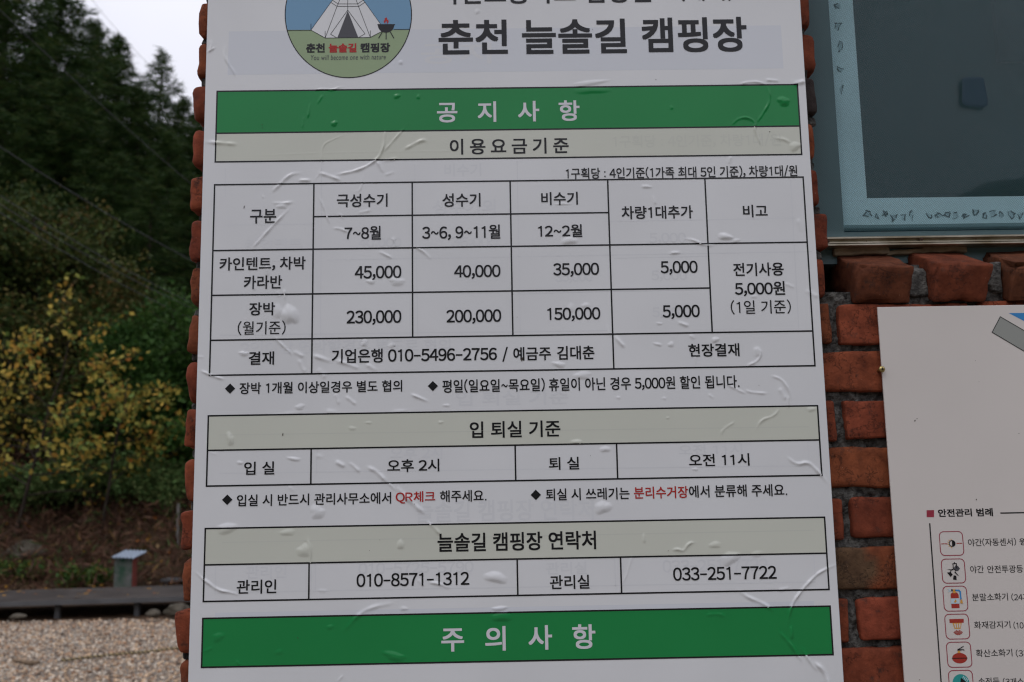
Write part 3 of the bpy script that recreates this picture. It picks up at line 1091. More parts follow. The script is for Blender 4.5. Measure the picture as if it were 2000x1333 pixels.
poly('flame', [lp(1528, 238), lp(1545, 265), lp(1548, 285), lp(1560, 275), lp(1565, 305), lp(1555, 328), lp(1540, 335), lp(1545, 310), lp(1530, 300), lp(1518, 318), lp(1520, 335),
               lp(1502, 322), lp(1497, 300), lp(1510, 282), lp(1508, 265), lp(1525, 255)], M_red, logo, L3 + 8e-5)
lettering('춘천', 598, 634.5, 85.5, 103.5, M_black, logo, bold=.036)
lettering('늘솔길', 642, 696.5, 85.5, 103.2, M_red, logo, bold=.032)
lettering('캠핑장', 704, 762, 84.5, 103, M_black, logo, bold=.036)


def latin(s, x0, x1, y0, y1, m, parent):
    cu = bpy.data.curves.new('latin', 'FONT')
    cu.body = s
    cu.space_character = 1.1
    cu.shear = 0.12
    o = bpy.data.objects.new('latin', cu)
    COL.objects.link(o)
    bpy.context.view_layer.update()
    me = bpy.data.meshes.new_from_object(o.evaluated_get(bpy.context.evaluated_depsgraph_get()))
    V, F = tri_of(me)
    bpy.data.objects.remove(o)
    bpy.data.curves.remove(cu)
    a, b = V.min(0), V.max(0)
    xm, ym = (x0 + x1) / 2, (y0 + y1) / 2
    X0, X1, Z0, Z1 = xat(x0, ym), xat(x1, ym), zat(xm, y1), zat(xm, y0)
    W = np.zeros((len(V), 2))
    W[:, 0] = X0 + (V[:, 0] - a[0]) / (b[0] - a[0]) * (X1 - X0)
    W[:, 1] = Z0 + (V[:, 1] - a[1]) / (b[1] - a[1]) * (Z1 - Z0)
    return link('lettering', np_mesh('lettering', surf(W, L3), F), m, parent)


latin('You will become one with nature', 607, 753.5, 107.5, 117.5, M_ldark, logo)

# specks of dirt stuck on the sheet
spk = Buf()
for (px, py, L, a) in ((552.5, 849, 7, 80), (1020, 702, 11, 70), (1503, 258, 3, 40), (1157, 58, 1.6, 0), (1281, 156, 3, 80), (477, 405, 7, 78), (512, 244, 2.5, 60), (513, 250, 1.5, 0), (722, 1076, 1.2, 0),
                       (582, 1246, 4, 100), (1305, 1076, 1.5, 0), (1482, 753, 1.4, 0), (1153, 890, 1.2, 0), (742, 1055, 1.2, 0), (810, 985, 1.0, 0), (1010, 620, 1.2, 0), (1330, 1200, 1.2, 0)):
    c = at(px, py)
    r = L * 0.00069 * 0.5
    ca, sa = math.cos(math.radians(a)), math.sin(math.radians(a))
    wv = max(r * 0.28, 0.0005)
    pts = [(c[0] + ca * r * t - sa * wv * q, c[2] + sa * r * t + ca * wv * q) for t, q in ((-1, .2), (-.3, -1), (.6, -.6), (1, 0), (.4, .9), (-.5, .7))]
    V = surf(pts, L3 + 2e-4)
    top = V.mean(0) - (0, 0.0006, 0)
    spk = Buf()
    spk.add(np.vstack([V, top]), [(i, (i + 1) % 6, 6) for i in range(6)])
    build(spk, 'dirt_speck', M_speck, board)

# ================================================================== THE SAFETY SIGN
SY = 0.012
sign = empty('safety_sign', Vector((1.3, SY + .003, 0.55)))
tag(sign, 'pale grey metal safety sign with red outlined icons, screwed to the brick under the window', 'sign')
s_l = (xat(1717.5, 600, SY) + xat(1763, 1333, SY)) / 2
s_t = (zat(1717, 600, SY) + zat(2000, 596, SY)) / 2
bevel_box('panel', (s_l, SY, 0.55), (s_l + 1.2, SY + 0.003, s_t), 0.0006, M_beige, sign, 2)


def sp(u, v):
    p = at(1780 + 0.28 * u, 960 + 0.28 * v, SY)
    return (p[0], p[2])


def spoly(name, pts, m, parent, k=1):
    return poly(name, pts, m, parent, 0.0002 * k, flat, SY)


def sstroke(name, lines, m, parent, w, k=1):
    return strokes(name, lines, m, parent, w, 0.0002 * k, flat, SY)


def stext(s, u0, u1, v0, v1, m, parent, bold=.006):
    return lettering(s, 1780 + .28 * u0, 1780 + .28 * u1, 960 + .28 * v0, 960 + .28 * v1, m, parent, SY, flat, 0.0002, bold)


hd = spoly('legend_square', [sp(106, 181), sp(158, 180), sp(158, 131), sp(106, 132)], M_maroon, sign)
lg = stext('안전관리', 186, 422, 122, 178, M_black, sign, .028)
lg.name = 'legend_title'
stext('범례', 453, 568, 118, 175, M_black, lg, .028)
sstroke('legend_rule', [[sp(625, 152), (sp(625, 152)[0] + .5, sp(625, 152)[1])], [sp(128, 228), (xat(1836.5, 1345, SY), 0.95)]], M_black, sign, 0.0009)
# map corner
spoly('map_path', [(xat(1953.5, 619, SY), zat(1953.5, 619, SY)), (xat(1937.5, 649.5, SY), zat(1937.5, 649.5, SY)), (xat(2060, 722, SY), zat(2060, 722, SY)), (xat(2075, 690, SY), zat(2075, 690, SY))], M_mapgrey, sign)
sstroke('map_outline', [[(xat(a, b, SY), zat(a, b, SY)) for a, b in ((2075, 690), (1953.5, 619), (1937.5, 649.5), (2060, 722))]], M_black, sign, 0.0005, 2)
spoly('map_water', [(xat(a, b, SY), zat(a, b, SY)) for a, b in ((1970, 612), (2040, 648), (2060, 611))], M_iblue, sign)


def rounded(x0, z0, x1, z1, r, n=5):
    pts = []
    for cx_, cz_, a0 in ((x1 - r, z1 - r, 0), (x0 + r, z1 - r, 90), (x0 + r, z0 + r, 180), (x1 - r, z0 + r, 270)):
        for k in range(n + 1):
            t = math.radians(a0 + 90 * k / n)
            pts.append((cx_ + r * math.cos(t), cz_ + r * math.sin(t)))
    return pts


icons = [(193, 281, 367, 447), (207, 472, 380, 640), (218, 662, 395, 835), (231, 857, 408, 1030), (243, 1052, 423, 1227), (257, 1249, 436, 1424)]
ic = []
for (a, b, c, d) in icons:
    # the frame's left edge leans with the view: use its middle
    m_ = (b + d) / 2
    x0, x1 = sp(a + 6, m_)[0], sp(c - 6, m_)[0]
    zt, zb = sp((a + c) / 2, b)[1], sp((a + c) / 2, d)[1]
    pts = rounded(x0, zb, x1, zt, 0.006)
    o = sstroke('icon_frame', [pts + [pts[0]]], M_maroon, sign, 0.00055)
    ic.append((o, (x0 + x1) / 2, (zt + zb) / 2, (x1 - x0) / 2))


def ip(i, x, z):
    o, cx_, cz_, r = ic[i]
    return (cx_ + x * r, cz_ + z * r)


def arc(i, x, z, r, a0, a1, n=14, rz=None):
    rz = rz or r
    return [ip(i, x + r * math.cos(math.radians(a0 + (a1 - a0) * k / n)), z + rz * math.sin(math.radians(a0 + (a1 - a0) * k / n))) for k in range(n + 1)]


# half-lit sun
o = ic[0][0]
spoly('sun_half', arc(0, .05, 0, .25, -95, 90), M_black, o)
sstroke('sun_ring', [arc(0, .05, 0, .25, 0, 360, 24)], M_black, o, 0.0005, 2)
sstroke('dash', [[ip(0, -.85, -.02), ip(0, -.68, -.02)], [ip(0, -.58, -.02), ip(0, -.40, -.02)], [ip(0, .46, 0), ip(0, .60, 0)], [ip(0, .70, 0), ip(0, .86, 0)]], M_thinred, o, 0.0006)
sstroke('sun_ray', [[ip(0, .05 + .31 * math.cos(t), .31 * math.sin(t)), ip(0, .05 + .37 * math.cos(t), .37 * math.sin(t))] for t in np.radians((100, 130, 160, 190, 220, 255))], M_orange, o, 0.0005)
# stage light
o = ic[1][0]
spoly('lamp_body', [ip(1, .05, .25), ip(1, .22, .48), ip(1, .42, .42), ip(1, .58, .18), ip(1, .38, -.02), ip(1, .12, .02)], M_ldark, o)
sstroke('lamp_yoke', [[ip(1, .0, .22), ip(1, .0, .62), ip(1, .30, .62), ip(1, .30, .25)], [ip(1, .14, .62), ip(1, .14, .72)]], M_black, o, 0.0006, 2)
spoly('lamp_flap', [ip(1, -.60, .16), ip(1, -.1, .05), ip(1, .02, .14), ip(1, -.2, .14)], M_black, o, 2)
spoly('lamp_flap', [ip(1, -.58, -.12), ip(1, -.30, -.08), ip(1, -.12, -.30), ip(1, -.28, -.50)], M_black, o, 2)
spoly('lamp_flap', [ip(1, -.02, -.36), ip(1, .20, -.40), ip(1, .22, -.76), ip(1, -.10, -.72)], M_black, o, 2)
spoly('lamp_flap', [ip(1, .12, -.02), ip(1, .46, -.46), ip(1, .30, -.36), ip(1, .06, -.12)], M_black, o, 3)
sstroke('lamp_lens', [arc(1, -.02, -.08, .24, 20, 240, 14)], M_black, o, 0.0005, 3)
# upright extinguisher
o = ic[2][0]
spoly('bottle', [ip(2, -.38, -.78), ip(2, .30, -.78), ip(2, .30, .28)] + arc(2, -.04, .28, .34, 0, 180, 10, .26) + [ip(2, -.38, .28)], M_thinred, o)
spoly('bottle_label', [ip(2, -.385, -.42), ip(2, .305, -.42), ip(2, .305, .02), ip(2, -.385, .02)], M_ipale, o, 2)
spoly('bottle_flame', [ip(2, -.16, -.26), ip(2, -.04, -.34), ip(2, .08, -.26), ip(2, .06, -.14), ip(2, -.04, -.06), ip(2, -.06, -.16)], M_orange, o, 3)
spoly('bottle_neck', [ip(2, -.16, .44), ip(2, .06, .44), ip(2, .06, .76), ip(2, -.16, .76)], M_orange, o, 2)
sstroke('hose', [[ip(2, .08, .68), ip(2, .35, .66), ip(2, .45, .55), ip(2, .46, -.08)]], M_iblue, o, 0.001, 2)
spoly('nozzle', [ip(2, .38, -.40), ip(2, .60, -.40), ip(2, .54, -.08), ip(2, .42, -.08)], M_orange, o, 3)
spoly('gauge', arc(2, -.24, .70, .09, 0, 350, 12), M_ldark, o, 3)
sstroke('lever', [[ip(2, -.52, .76), ip(2, -.30, .70)], [ip(2, -.52, .60), ip(2, -.30, .68)]], M_ipale, o, 0.0007, 2)
# smoke detector
o = ic[3][0]
spoly('detector_cap', [ip(3, -.62, .30), ip(3, .58, .30), ip(3, .60, .62), ip(3, -.62, .62)], M_thinred, o)
spoly('detector_cage', [ip(3, -.38, .295), ip(3, .40, .295), ip(3, .28, -.18), ip(3, -.24, -.18)], M_orange, o)
for a, b in ((-.27, -.14), (-.06, .08), (.16, .29)):
    spoly('cage_gap', [ip(3, a * .8 + .02, -.10), ip(3, b * .8 + .02, -.10), ip(3, b + .01, .24), ip(3, a + .01, .24)], M_beige, o, 2)
sstroke('signal_arc', [arc(3, .04, -.22, r, 215, 325, 8) for r in (.16, .25, .34, .43)], M_thinred, o, 0.0005)
# round extinguisher
o = ic[4][0]
spoly('ball', [ip(4, 0, -.10)] if False else arc(4, .02, -.28, .62, 0, 360, 28, .42)[:-1], M_thinred, o)
sstroke('ball_seam', [[ip(4, -.60, -.28), ip(4, .64, -.28)]], M_black, o, 0.0005, 2)
spoly('ball_neck', [ip(4, -.12, .13), ip(4, .12, .13), ip(4, .10, .30), ip(4, -.10, .30)], M_orange, o, 2)
spoly('ball_lever', [ip(4, -.14, .42), ip(4, .42, .70), ip(4, .42, .63), ip(4, .05, .44), ip(4, .44, .42), ip(4, .46, .30), ip(4, .35, .36), ip(4, -.12, .32)], M_black, o, 3)
# torch
o = ic[5][0]
spoly('torch_disc', arc(5, 0, 0, .70, 0, 360, 30)[:-1], M_teal, o)
spoly('torch_body', [ip(5, -.42, -.45), ip(5, -.28, -.58), ip(5, .12, .0), ip(5, .42, .08), ip(5, .02, .42), ip(5, -.04, .12)], M_black, o, 2)
sstroke('torch_ray', [[ip(5, .18 + .1 * k, .40 - .1 * k), ip(5, .24 + .12 * k, .52 - .08 * k)] for k in range(4)], M_ipale, o, 0.0005, 2)

for words in ([('야간(자동센서)', 395, 730, 327, 382), ('윙', 752, 802, 327, 376)], [('야간', 410, 505, 518, 571), ('안전투광등', 529, 778, 516, 569)],
              [('분말소화기', 423, 673, 711, 764), ('(24개', 697, 820, 711, 764)], [('화재감지기', 437, 690, 905, 957), ('(10', 712, 782, 908, 962)],
              [('확산소화기', 450, 704, 1101, 1154), ('(3개', 728, 826, 1102, 1156)], [('손전등', 467, 614, 1299, 1352), ('(3개소', 638, 784, 1300, 1353)]):
    f = None
    for (s, a, b, c, d) in words:
        q = stext(s, a, b, c, d, M_black, f or sign)
        if f is None:
            q.name = 'legend_text'
            f = q
# marks and the screw
sk = Buf()
for (px, py, r) in ((1787, 822, 2.2), (1791, 818, 1.3), (1907, 976, 1.6), (1990, 847, 1.2), (1905, 705, .8), (1796, 1328, 1.2), (1845, 998, .7), (1912, 746, .8)):
    c = at(px, py, SY)
    R = r * .0007
    sk = Buf()
    sk.add(surf([(c[0] - R, c[2] - R * .4), (c[0], c[2] - R), (c[0] + R * .6, c[2]), (c[0] + R * .2, c[2] + R), (c[0] - R * .7, c[2] + R * .5)], .0003, flat, SY)[[0, 1, 2, 3]], [(0, 1, 2, 3)])
    build(sk, 'dirt_speck', M_speck, sign)
c = Vector(at(1722.5, 721.5, SY - 0.004))
scr = empty('brass_screw', c)
tag(scr, 'small brass cross head screw at the left edge of the pale grey safety sign', 'screw')
bm = bmesh.new()
bmesh.ops.create_uvsphere(bm, u_segments=20, v_segments=10, radius=0.0046)
for v in bm.verts:
    v.co = Vector((v.co.x, v.co.z * 0.55 if v.co.z < 0 else v.co.z * .2, v.co.y))
    v.co.y = -abs(v.co.y) if v.co.y < 0 else v.co.y
me = bpy.data.meshes.new('screw_head')
bm.to_mesh(me)
bm.free()
for p in me.polygons:
    p.use_smooth = True
so = link('screw_head', me, M_brass, scr)
so.matrix_parent_inverse = Matrix.Identity(4)
cr = Buf()
cr.box((-.0022, -.0031, -.0005), (.0022, -.0024, .0005))
cr.box((-.0005, -.0032, -.0022), (.0005, -.0023, .0022))
co = build(cr, 'screw_slot', M_black, scr)
co.matrix_parent_inverse = Matrix.Identity(4)
sh = Buf()
sh.tube([(0, 0, 0), (0, .02, 0)], .0018, 8)
q = build(sh, 'screw_shank', M_brass, scr)
q.matrix_parent_inverse = Matrix.Identity(4)

# ================================================================== THE BRICK BUILDING
WY = 0.024                                                 # face of the bricks
bld = empty('brick_building', (0.9, 0.3, 0.0))
tag(bld, 'old red brick building corner with dark mortar and a blue framed window', 'building')


def rounded_brick(buf, c, size, rad, tint, amp=0.0025, n=(12, 6, 6), rot=None, seed=None):
    hf = 1.6 if amp > 0.004 else 0.7
    hx, hy, hz = size[0] / 2, size[1] / 2, size[2] / 2
    sd_ = random.uniform(0, 100) if seed is None else seed
    pts, idx, F = [], {}, []

    def vert(u, v, w_):
        key = (round(u, 5), round(v, 5), round(w_, 5))
        if key not in idx:
            idx[key] = len(pts)
            pts.append(key)
        return idx[key]
    nx, ny, nz_ = n
    su = lambda k, m: -1 + 2 * k / m
    for s in (-1, 1):
        for i in range(nx):
            for j in range(nz_):
                q = [vert(su(i, nx), s, su(j, nz_)), vert(su(i + 1, nx), s, su(j, nz_)), vert(su(i + 1, nx), s, su(j + 1, nz_)), vert(su(i, nx), s, su(j + 1, nz_))]
                F.append(q if s < 0 else q[::-1])
        for i in range(ny):
            for j in range(nz_):
                q = [vert(s, su(i, ny), su(j, nz_)), vert(s, su(i + 1, ny), su(j, nz_)), vert(s, su(i + 1, ny), su(j + 1, nz_)), vert(s, su(i, ny), su(j + 1, nz_))]
                F.append(q if s > 0 else q[::-1])
        for i in range(nx):
            for j in range(ny):
                q = [vert(su(i, nx), su(j, ny), s), vert(su(i + 1, nx), su(j, ny), s), vert(su(i + 1, nx), su(j + 1, ny), s), vert(su(i, nx), su(j + 1, ny), s)]
                F.append(q if s > 0 else q[::-1])
    V = []
    for u, v, w_ in pts:
        # squeeze the lattice towards the edges so the rounding has vertices to use
        f = lambda t: math.copysign(1 - (1 - abs(t)) ** 1.8, t)
        p = Vector((f(u) * hx, f(v) * hy, f(w_) * hz))
        inner = Vector((max(-hx + rad, min(hx - rad, p.x)), max(-hy + rad, min(hy - rad, p.y)), max(-hz + rad, min(hz - rad, p.z))))
        d = p - inner
        if d.length > 1e-9:
            p = inner + d.normalized() * min(rad, d.length if d.length < rad else rad)
        s1 = Vector((p.x * 16 + sd_, p.y * 16, p.z * 16))
        s2 = Vector((p.x * 55 + sd_, p.y * 55 + 9, p.z * 55))
        dv = noise.noise_vector(s1) * amp * 1.5 + noise.noise_vector(s2) * 0.0024 * hf
        # knocked-off arrises
        chip = noise.noise(Vector((p.x * 22 + sd_ * 3, p.y * 22, p.z * 22)))
        ed = (abs(p.x) > hx - rad) + (abs(p.y) > hy - rad) + (abs(p.z) > hz - rad)
        if ed >= 2 and chip > 0.02:
            dv -= p.normalized() * (chip - 0.05) * 0.024
        p = p + dv
        if rot is not None:
            p = rot @ p
        V.append((c[0] + p.x, c[1] + p.y, c[2] + p.z))
    buf.add(np.array(V), np.array(F), tint)


def brick_tint():
    r = random.random()
    if r < 0.10:
        base = (0.13, 0.085, 0.055)
    elif r < 0.16:
        base = (0.045, 0.035, 0.035)
    else:
        k = random.uniform(0.75, 1.2)
        base = (0.255 * k, 0.068 * k * random.uniform(.9, 1.15), 0.030 * k)
    return base


# course heights measured on the wall
Z_TOPJOINT = [zat(1600, y, WY) for y in (587, 675, 770, 866, 962, 1060, 1160, 1262)]
PITCH_Z = (Z_TOPJOINT[0] - Z_TOPJOINT[-1]) / 7
ZJ = Z_TOPJOINT[0]                                        # a joint
wall_l = xat(366, 660, WY)
pier_r = xat(1603, 300, WY)
XJ = xat(1643, 820, WY)                                   # a vertical joint of every other row
PITCH_X = 0.205
bb, mb = Buf(), Buf()
k0, k1 = -int(ZJ / PITCH_Z) - 1, int((2.75 - ZJ) / PITCH_Z)
for k in range(k0, k1 + 1):
    zc = ZJ + (k + 0.5) * PITCH_Z
    upper = k >= 0
    if k == 0 or k == 0:
        pass
    x_end = pier_r if zc > ZJ else 3.2
    off = XJ if k % 2 else XJ - PITCH_X / 2
    i0 = int((wall_l - off) / PITCH_X) - 1
    xs = [off + i * PITCH_X for i in range(i0, i0 + 40)]
    xs = [x for x in xs if wall_l + 0.05 < x < x_end - 0.05]
    xs = [wall_l + random.uniform(-0.005, 0.004)] + xs + [x_end + (random.uniform(-.007, .006) if upper else 0)]
    for a, b in zip(xs[:-1], xs[1:]):
        near = a < 0.05 or (b > 0.80 and a < 1.05)
        L = b - a
        ja = 0.0 if a == xs[0] else 0.0065
        jb = 0.0 if (b == xs[-1]) else 0.0065
        if L - ja - jb < 0.03:
            continue
        hgt_b = PITCH_Z - 0.0125 + random.uniform(-.0025, .002)
        cyy = WY + 0.05 + random.uniform(-.002, .004)
        n0 = bb.n
        tn = brick_tint()
        if near:
            q_ = random.uniform(.82, 1.15)
            tn = (0.240 * q_, 0.062 * q_ * random.uniform(.9, 1.15), 0.029 * q_)
        rounded_brick(bb, ((a + ja + b - jb) / 2, cyy, zc + random.uniform(-.0015, .0015)), (L - ja - jb, 0.10, hgt_b), random.uniform(.003, .006) if a > 0.02 and not (upper and b == xs[-1]) else random.uniform(.007, .011), tn, 0.0020 if a > 0.02 else 0.0041,
                      (max(4, int(L / 0.010)), 8, 7) if near else (6, 3, 3), Matrix.Rotation(math.radians(random.uniform(-.8, .8)), 3, 'Y'))
        if k == -6 and near and b > 0.85:                   # one brick burnt brown at its left end
            Vx = bb.v[-1][:, 0] + 0.012 * np.sin(bb.v[-1][:, 2] * 90)
            wgt = np.clip((xat(1706, 1110, WY) - Vx) / 0.012 + .5, 0, 1)[:, None]
            bb.t[-1] = np.array(tn) * (1 - wgt) + np.array((0.125, 0.075, 0.042)) * wgt
        if k == 4 and b == xs[-1]:
            bb.t[-1] = np.broadcast_to(np.array((0.05, 0.04, 0.04)), bb.v[-1].shape)
# the return wall round the left corner
for k in range(k0, k1 + 1):
    y_ = WY + 0.108 + (0 if k % 2 else 0.1)
    if k % 2 == 0:
        rounded_brick(bb, (wall_l + .055, y_ - .05, ZJ + (k + .5) * PITCH_Z), (0.10, 0.088, PITCH_Z - .0125), .005, brick_tint(), .002, (3, 4, 3))
    while y_ < 2.6:
        rounded_brick(bb, (wall_l + .055 + random.uniform(-.003, .003), y_ + .0985, ZJ + (k + .5) * PITCH_Z), (0.10, 0.192, PITCH_Z - .0125), .005, brick_tint(), .002, (3, 6, 3))
        y_ += 0.205
mb.box((wall_l + .018, WY + .285, 0), (wall_l + .279, 2.6, 2.75))
# the sloping sill bricks under the window
sx = xat(1676, 540, WY - .02)
zsill = ZJ + PITCH_Z * 0.60
for i in range(12):
    wv = 0.100
    x0 = sx + i * 0.1125
    R = Matrix.Rotation(math.radians(random.uniform(-3, 3)), 3, 'Z') @ Matrix.Rotation(math.radians(23 + random.uniform(-1.5, 1.5)), 3, 'X') @ Matrix.Rotation(math.radians(random.uniform(-1.5, 1.5)), 3, 'Y')
    rounded_brick(bb, (x0 + .04, WY + 0.040 + random.uniform(-.004, .003), zsill), (0.084, 0.12, 0.056), 0.003, (0.17 * random.uniform(.8, 1.15), 0.050, 0.024), 0.0020, (12, 12, 8), R)
for i in range(12):                                        # mortar packed between the sill bricks
    rounded_brick(mb, (sx + i * 0.1125 + .0965, WY + 0.040, zsill - .012), (0.034, 0.075, 0.050), 0.006, None, 0.004, (6, 8, 6))
build(bb, 'brickwork', M_brick, bld, smooth=True, tint=True)


def mortar_sheet(x0, x1, z0, z1, y, step, amp):
    nx, nz_ = max(2, int((x1 - x0) / step)), max(2, int((z1 - z0) / step))
    V = []
    for j in range(nz_ + 1):
        for i in range(nx + 1):
            x, z = x0 + (x1 - x0) * i / nx, z0 + (z1 - z0) * j / nz_
            h = noise.noise(Vector((x * 45, 3.1, z * 45))) * amp + noise.noise(Vector((x * 130, 7.7, z * 130))) * amp * .6
            V.append((x, y + h, z))
    k = np.array([j * (nx + 1) + i for j in range(nz_) for i in range(nx)])
    return np.array(V), np.stack([k, k + 1, k + nx + 2, k + nx + 1], 1)


MY = WY + 0.0105
mb.add(*mortar_sheet(0.82, 1.12, 1.0, ZJ + PITCH_Z * .2, MY, 0.0035, 0.006))
mb.add(*mortar_sheet(wall_l + 0.012, 0.82, 0, 2.75, MY, 0.02, 0.003))
mb.add(*mortar_sheet(0.82, pier_r - 0.01, ZJ + PITCH_Z * .2, 2.75, MY, 0.0035, 0.005))
mb.add(*mortar_sheet(1.12, 3.2, 0, ZJ + PITCH_Z * .2, MY, 0.02, 0.003))
mb.add(*mortar_sheet(0.82, 1.12, 0, 1.0, MY, 0.02, 0.003))
# bodies of the joints at the two ends and the solid wall core
for k in range(k0, k1 + 1):
    z = ZJ + k * PITCH_Z
    rounded_brick(mb, (wall_l + 0.030, WY + 0.056, z), (0.05, 0.085, 0.016), 0.005, None, 0.004, (7, 8, 3))
    if z > ZJ:
        rounded_brick(mb, (pier_r - 0.028, WY + 0.050, z), (0.05, 0.075, 0.016), 0.005, None, 0.004, (7, 8, 3))
mb.box((wall_l + .02, WY + .03, 0), (pier_r - .02, WY + .28, 2.75))
mb.box((pier_r - .02, WY + .03, 0), (3.2, WY + .28, ZJ + .005))
build(mb, 'mortar', M_mortar, bld, smooth=False)

# window: behind the pier and above the sill
WT = 2.60
FY = WY + 0.055                                            # mesh plane
SYD = WY + 0.085                                           # sash plane
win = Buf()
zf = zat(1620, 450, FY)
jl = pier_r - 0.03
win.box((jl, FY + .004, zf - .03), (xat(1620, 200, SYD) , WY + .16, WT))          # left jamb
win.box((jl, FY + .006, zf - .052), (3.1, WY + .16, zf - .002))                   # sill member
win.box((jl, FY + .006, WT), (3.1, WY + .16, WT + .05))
window = build(win, 'window', M_alu_shade, bld)
sl0 = (xat(1610.5, 0, SYD) + xat(1639, 446, SYD)) / 2
sl1 = (xat(1667.5, 0, SYD) + xat(1691, 388, SYD)) / 2
sb0 = (zat(1640, 445.5, SYD) + zat(2000, 440, SYD)) / 2
sb1 = (zat(1690, 388, SYD) + zat(2000, 383, SYD)) / 2
bm = bmesh.new()


def frame_mesh(name, x0, x1, z0, z1, tx, tz, y, th, m, parent):
    b = Buf()
    o = [(x0, z0), (x1, z0), (x1, z1), (x0, z1)]
    i = [(x0 + tx, z0 + tz), (x1 - tx, z0 + tz), (x1 - tx, z1 - tz), (x0 + tx, z1 - tz)]
    ch = 0.004
    oc = [(x0 + ch, z0 + ch), (x1 - ch, z0 + ch), (x1 - ch, z1 - ch), (x0 + ch, z1 - ch)]
    for k in range(4):
        q = (k + 1) % 4
        b.add([(*p[:1], yy, p[1]) for p, yy in ((oc[k], y), (oc[q], y), (i[q], y), (i[k], y))], [(0, 1, 2, 3)])
        b.add([(*p[:1], yy, p[1]) for p, yy in ((o[k], y + ch), (o[q], y + ch), (oc[q], y), (oc[k], y))], [(0, 1, 2, 3)])
        b.add([(*p[:1], yy, p[1]) for p, yy in ((o[k], y + th), (o[q], y + th), (o[q], y + ch), (o[k], y + ch))], [(0, 1, 2, 3)])
        b.add([(*p[:1], yy, p[1]) for p, yy in ((i[k], y), (i[q], y), (i[q], y + th), (i[k], y + th))], [(0, 1, 2, 3)])
    return build(b, name, m, parent)


sash = frame_mesh('sash', sl0, sl0 + 1.25, sb0, WT - .02, sl1 - sl0, sb1 - sb0, SYD, 0.03, M_alu, window)
bm.free()
gb = Buf()
gb.box((sl1 - .004, SYD + .012, sb1 - .004), (sl0 + 1.25 - (sl1 - sl0) + .004, SYD + .016, WT - .07))
build(gb, 'glass', M_glass, window)
sc_ = Buf()
sc_.add([(jl, FY, zf - .002), (3.05, FY, zf - .002), (3.05, FY, WT), (jl, FY, WT)], [(0, 1, 2, 3)])
build(sc_, 'insect_screen', M_screen, window)
# glue marks left where old lettering was peeled from the sash
gm, gp = Buf(), Buf()


def wy(px, py, d=0.0004):
    p = at(px, py, SYD - d)
    return np.array((p[0], p[2]))


def scrawl(x0, y0, x1, y1, n, vert=False):
    for k in range(n):
        c0 = np.array([x0 + (x1 - x0) * (k + .5) / n, y0 + (y1 - y0) * random.uniform(.35, .65)]) if not vert else np.array([x0 + (x1 - x0) * random.uniform(.35, .65), y0 + (y1 - y0) * (k + .5) / n])
        rx = (x1 - x0) / (n if not vert else 1) * random.uniform(.38, .62)
        ry = (y1 - y0) / (1 if not vert else n) * random.uniform(.34, .52)
        m_ = random.randint(5, 7)
        ph = random.uniform(0, 6)
        pts = []
        for j in range(m_):
            t = ph + 2 * PI * j / m_ + random.uniform(-.4, .4)
            rr = random.uniform(.35, 1.15)
            pts.append(wy(c0[0] + rx * rr * math.cos(t), c0[1] + ry * rr * math.sin(t)))
        gp.add(surf(pts, 0.0003, flat, SYD), [(0, j, j + 1, j + 1) for j in range(1, m_ - 1)])
        for j in range(m_):
            if random.random() < .6:
                a, b = pts[j], pts[(j + random.choice((1, 1, 1, 2))) % m_]
                q_ = (a + b) / 2 + np.array((random.uniform(-1, 1), random.uniform(-1, 1))) * .0012
                for k2, (c_, d_) in enumerate(((a, q_), (q_, b))):
                    rule_strip(gm, c_[0], c_[1], d_[0], d_[1], random.uniform(.0003, .0011), .0006 + 1e-5 * (2 * j + k2), flat, SYD, 1)


for bx in ((1631, 0, 1643, 25), (1625, 38, 1644, 64), (1632, 78, 1646, 106), (1629, 127, 1648, 149), (1638, 161, 1648, 187)):
    scrawl(*bx, 1, True)
for bx, n in (((1685, 411, 1789, 432), 6), ((1807, 413, 1892, 430), 5), ((1898, 408, 2000, 427), 6)):
    scrawl(*bx, n)


def quads_to_tris(buf):
    buf.f = [np.concatenate([f[:, :3], f[:, [0, 2, 3]]]) if f.shape[1] == 4 else f for f in buf.f]
    keep = []
    for f in buf.f:
        keep.append(f[(f[:, 0] != f[:, 1]) & (f[:, 1] != f[:, 2]) & (f[:, 0] != f[:, 2])])
    buf.f = keep


quads_to_tris(gp)
build(gp, 'glue_film', M_scrawl2, window)
build(gm, 'glue_mark', M_scrawl, window)
# navy patch behind the mesh, dark panel further in
pt = [at(px, py, SYD + .006) for px, py in ((1879, 154), (1884, 152), (1915, 151), (1922, 154), (1926, 175), (1930, 196), (1929, 206), (1920, 211), (1884, 206), (1879, 200))]
pc = np.mean(pt, axis=0)
pbuf = Buf()
F = [(i, (i + 1) % 10, 10 + (i + 1) % 10, 10 + i) for i in range(10)]
inner = [pc + (p - pc) * .86 - np.array((0, .0012, 0)) for p in pt]
pbuf.add(np.array(pt + inner), F)
pbuf.add(np.array(inner + [inner[0]]), [(0, 1, 2, 3), (0, 3, 4, 5), (0, 5, 6, 7), (0, 7, 8, 9)])
build(pbuf, 'glass_patch', M_patch, window)
dk = Buf()
q0, q1 = at(1946, 124, SYD + .06), at(2200, -160, SYD + .06)
dk.box((q0[0], SYD + .05, q0[2]), (q1[0], SYD + .06, q1[2]))
bl = Buf()
bl.box((sl0 + .02, SYD + .085, zf), (sl0 + 1.2, SYD + .088, WT))
build(bl, 'pane_backing', mat('teal pane backing', (0.045, 0.165, 0.19), .8, var=.18, vscale=5), window)  # teal sheet added behind the glass to set how dark the pane looks
build(dk, 'hanging_panel', mat('dark cloth', (0.012, 0.014, 0.014), .9), window)
rm = Buf()
rm.box((jl, WY + .17, .4), (3.1, WY + .18, zf - .05))
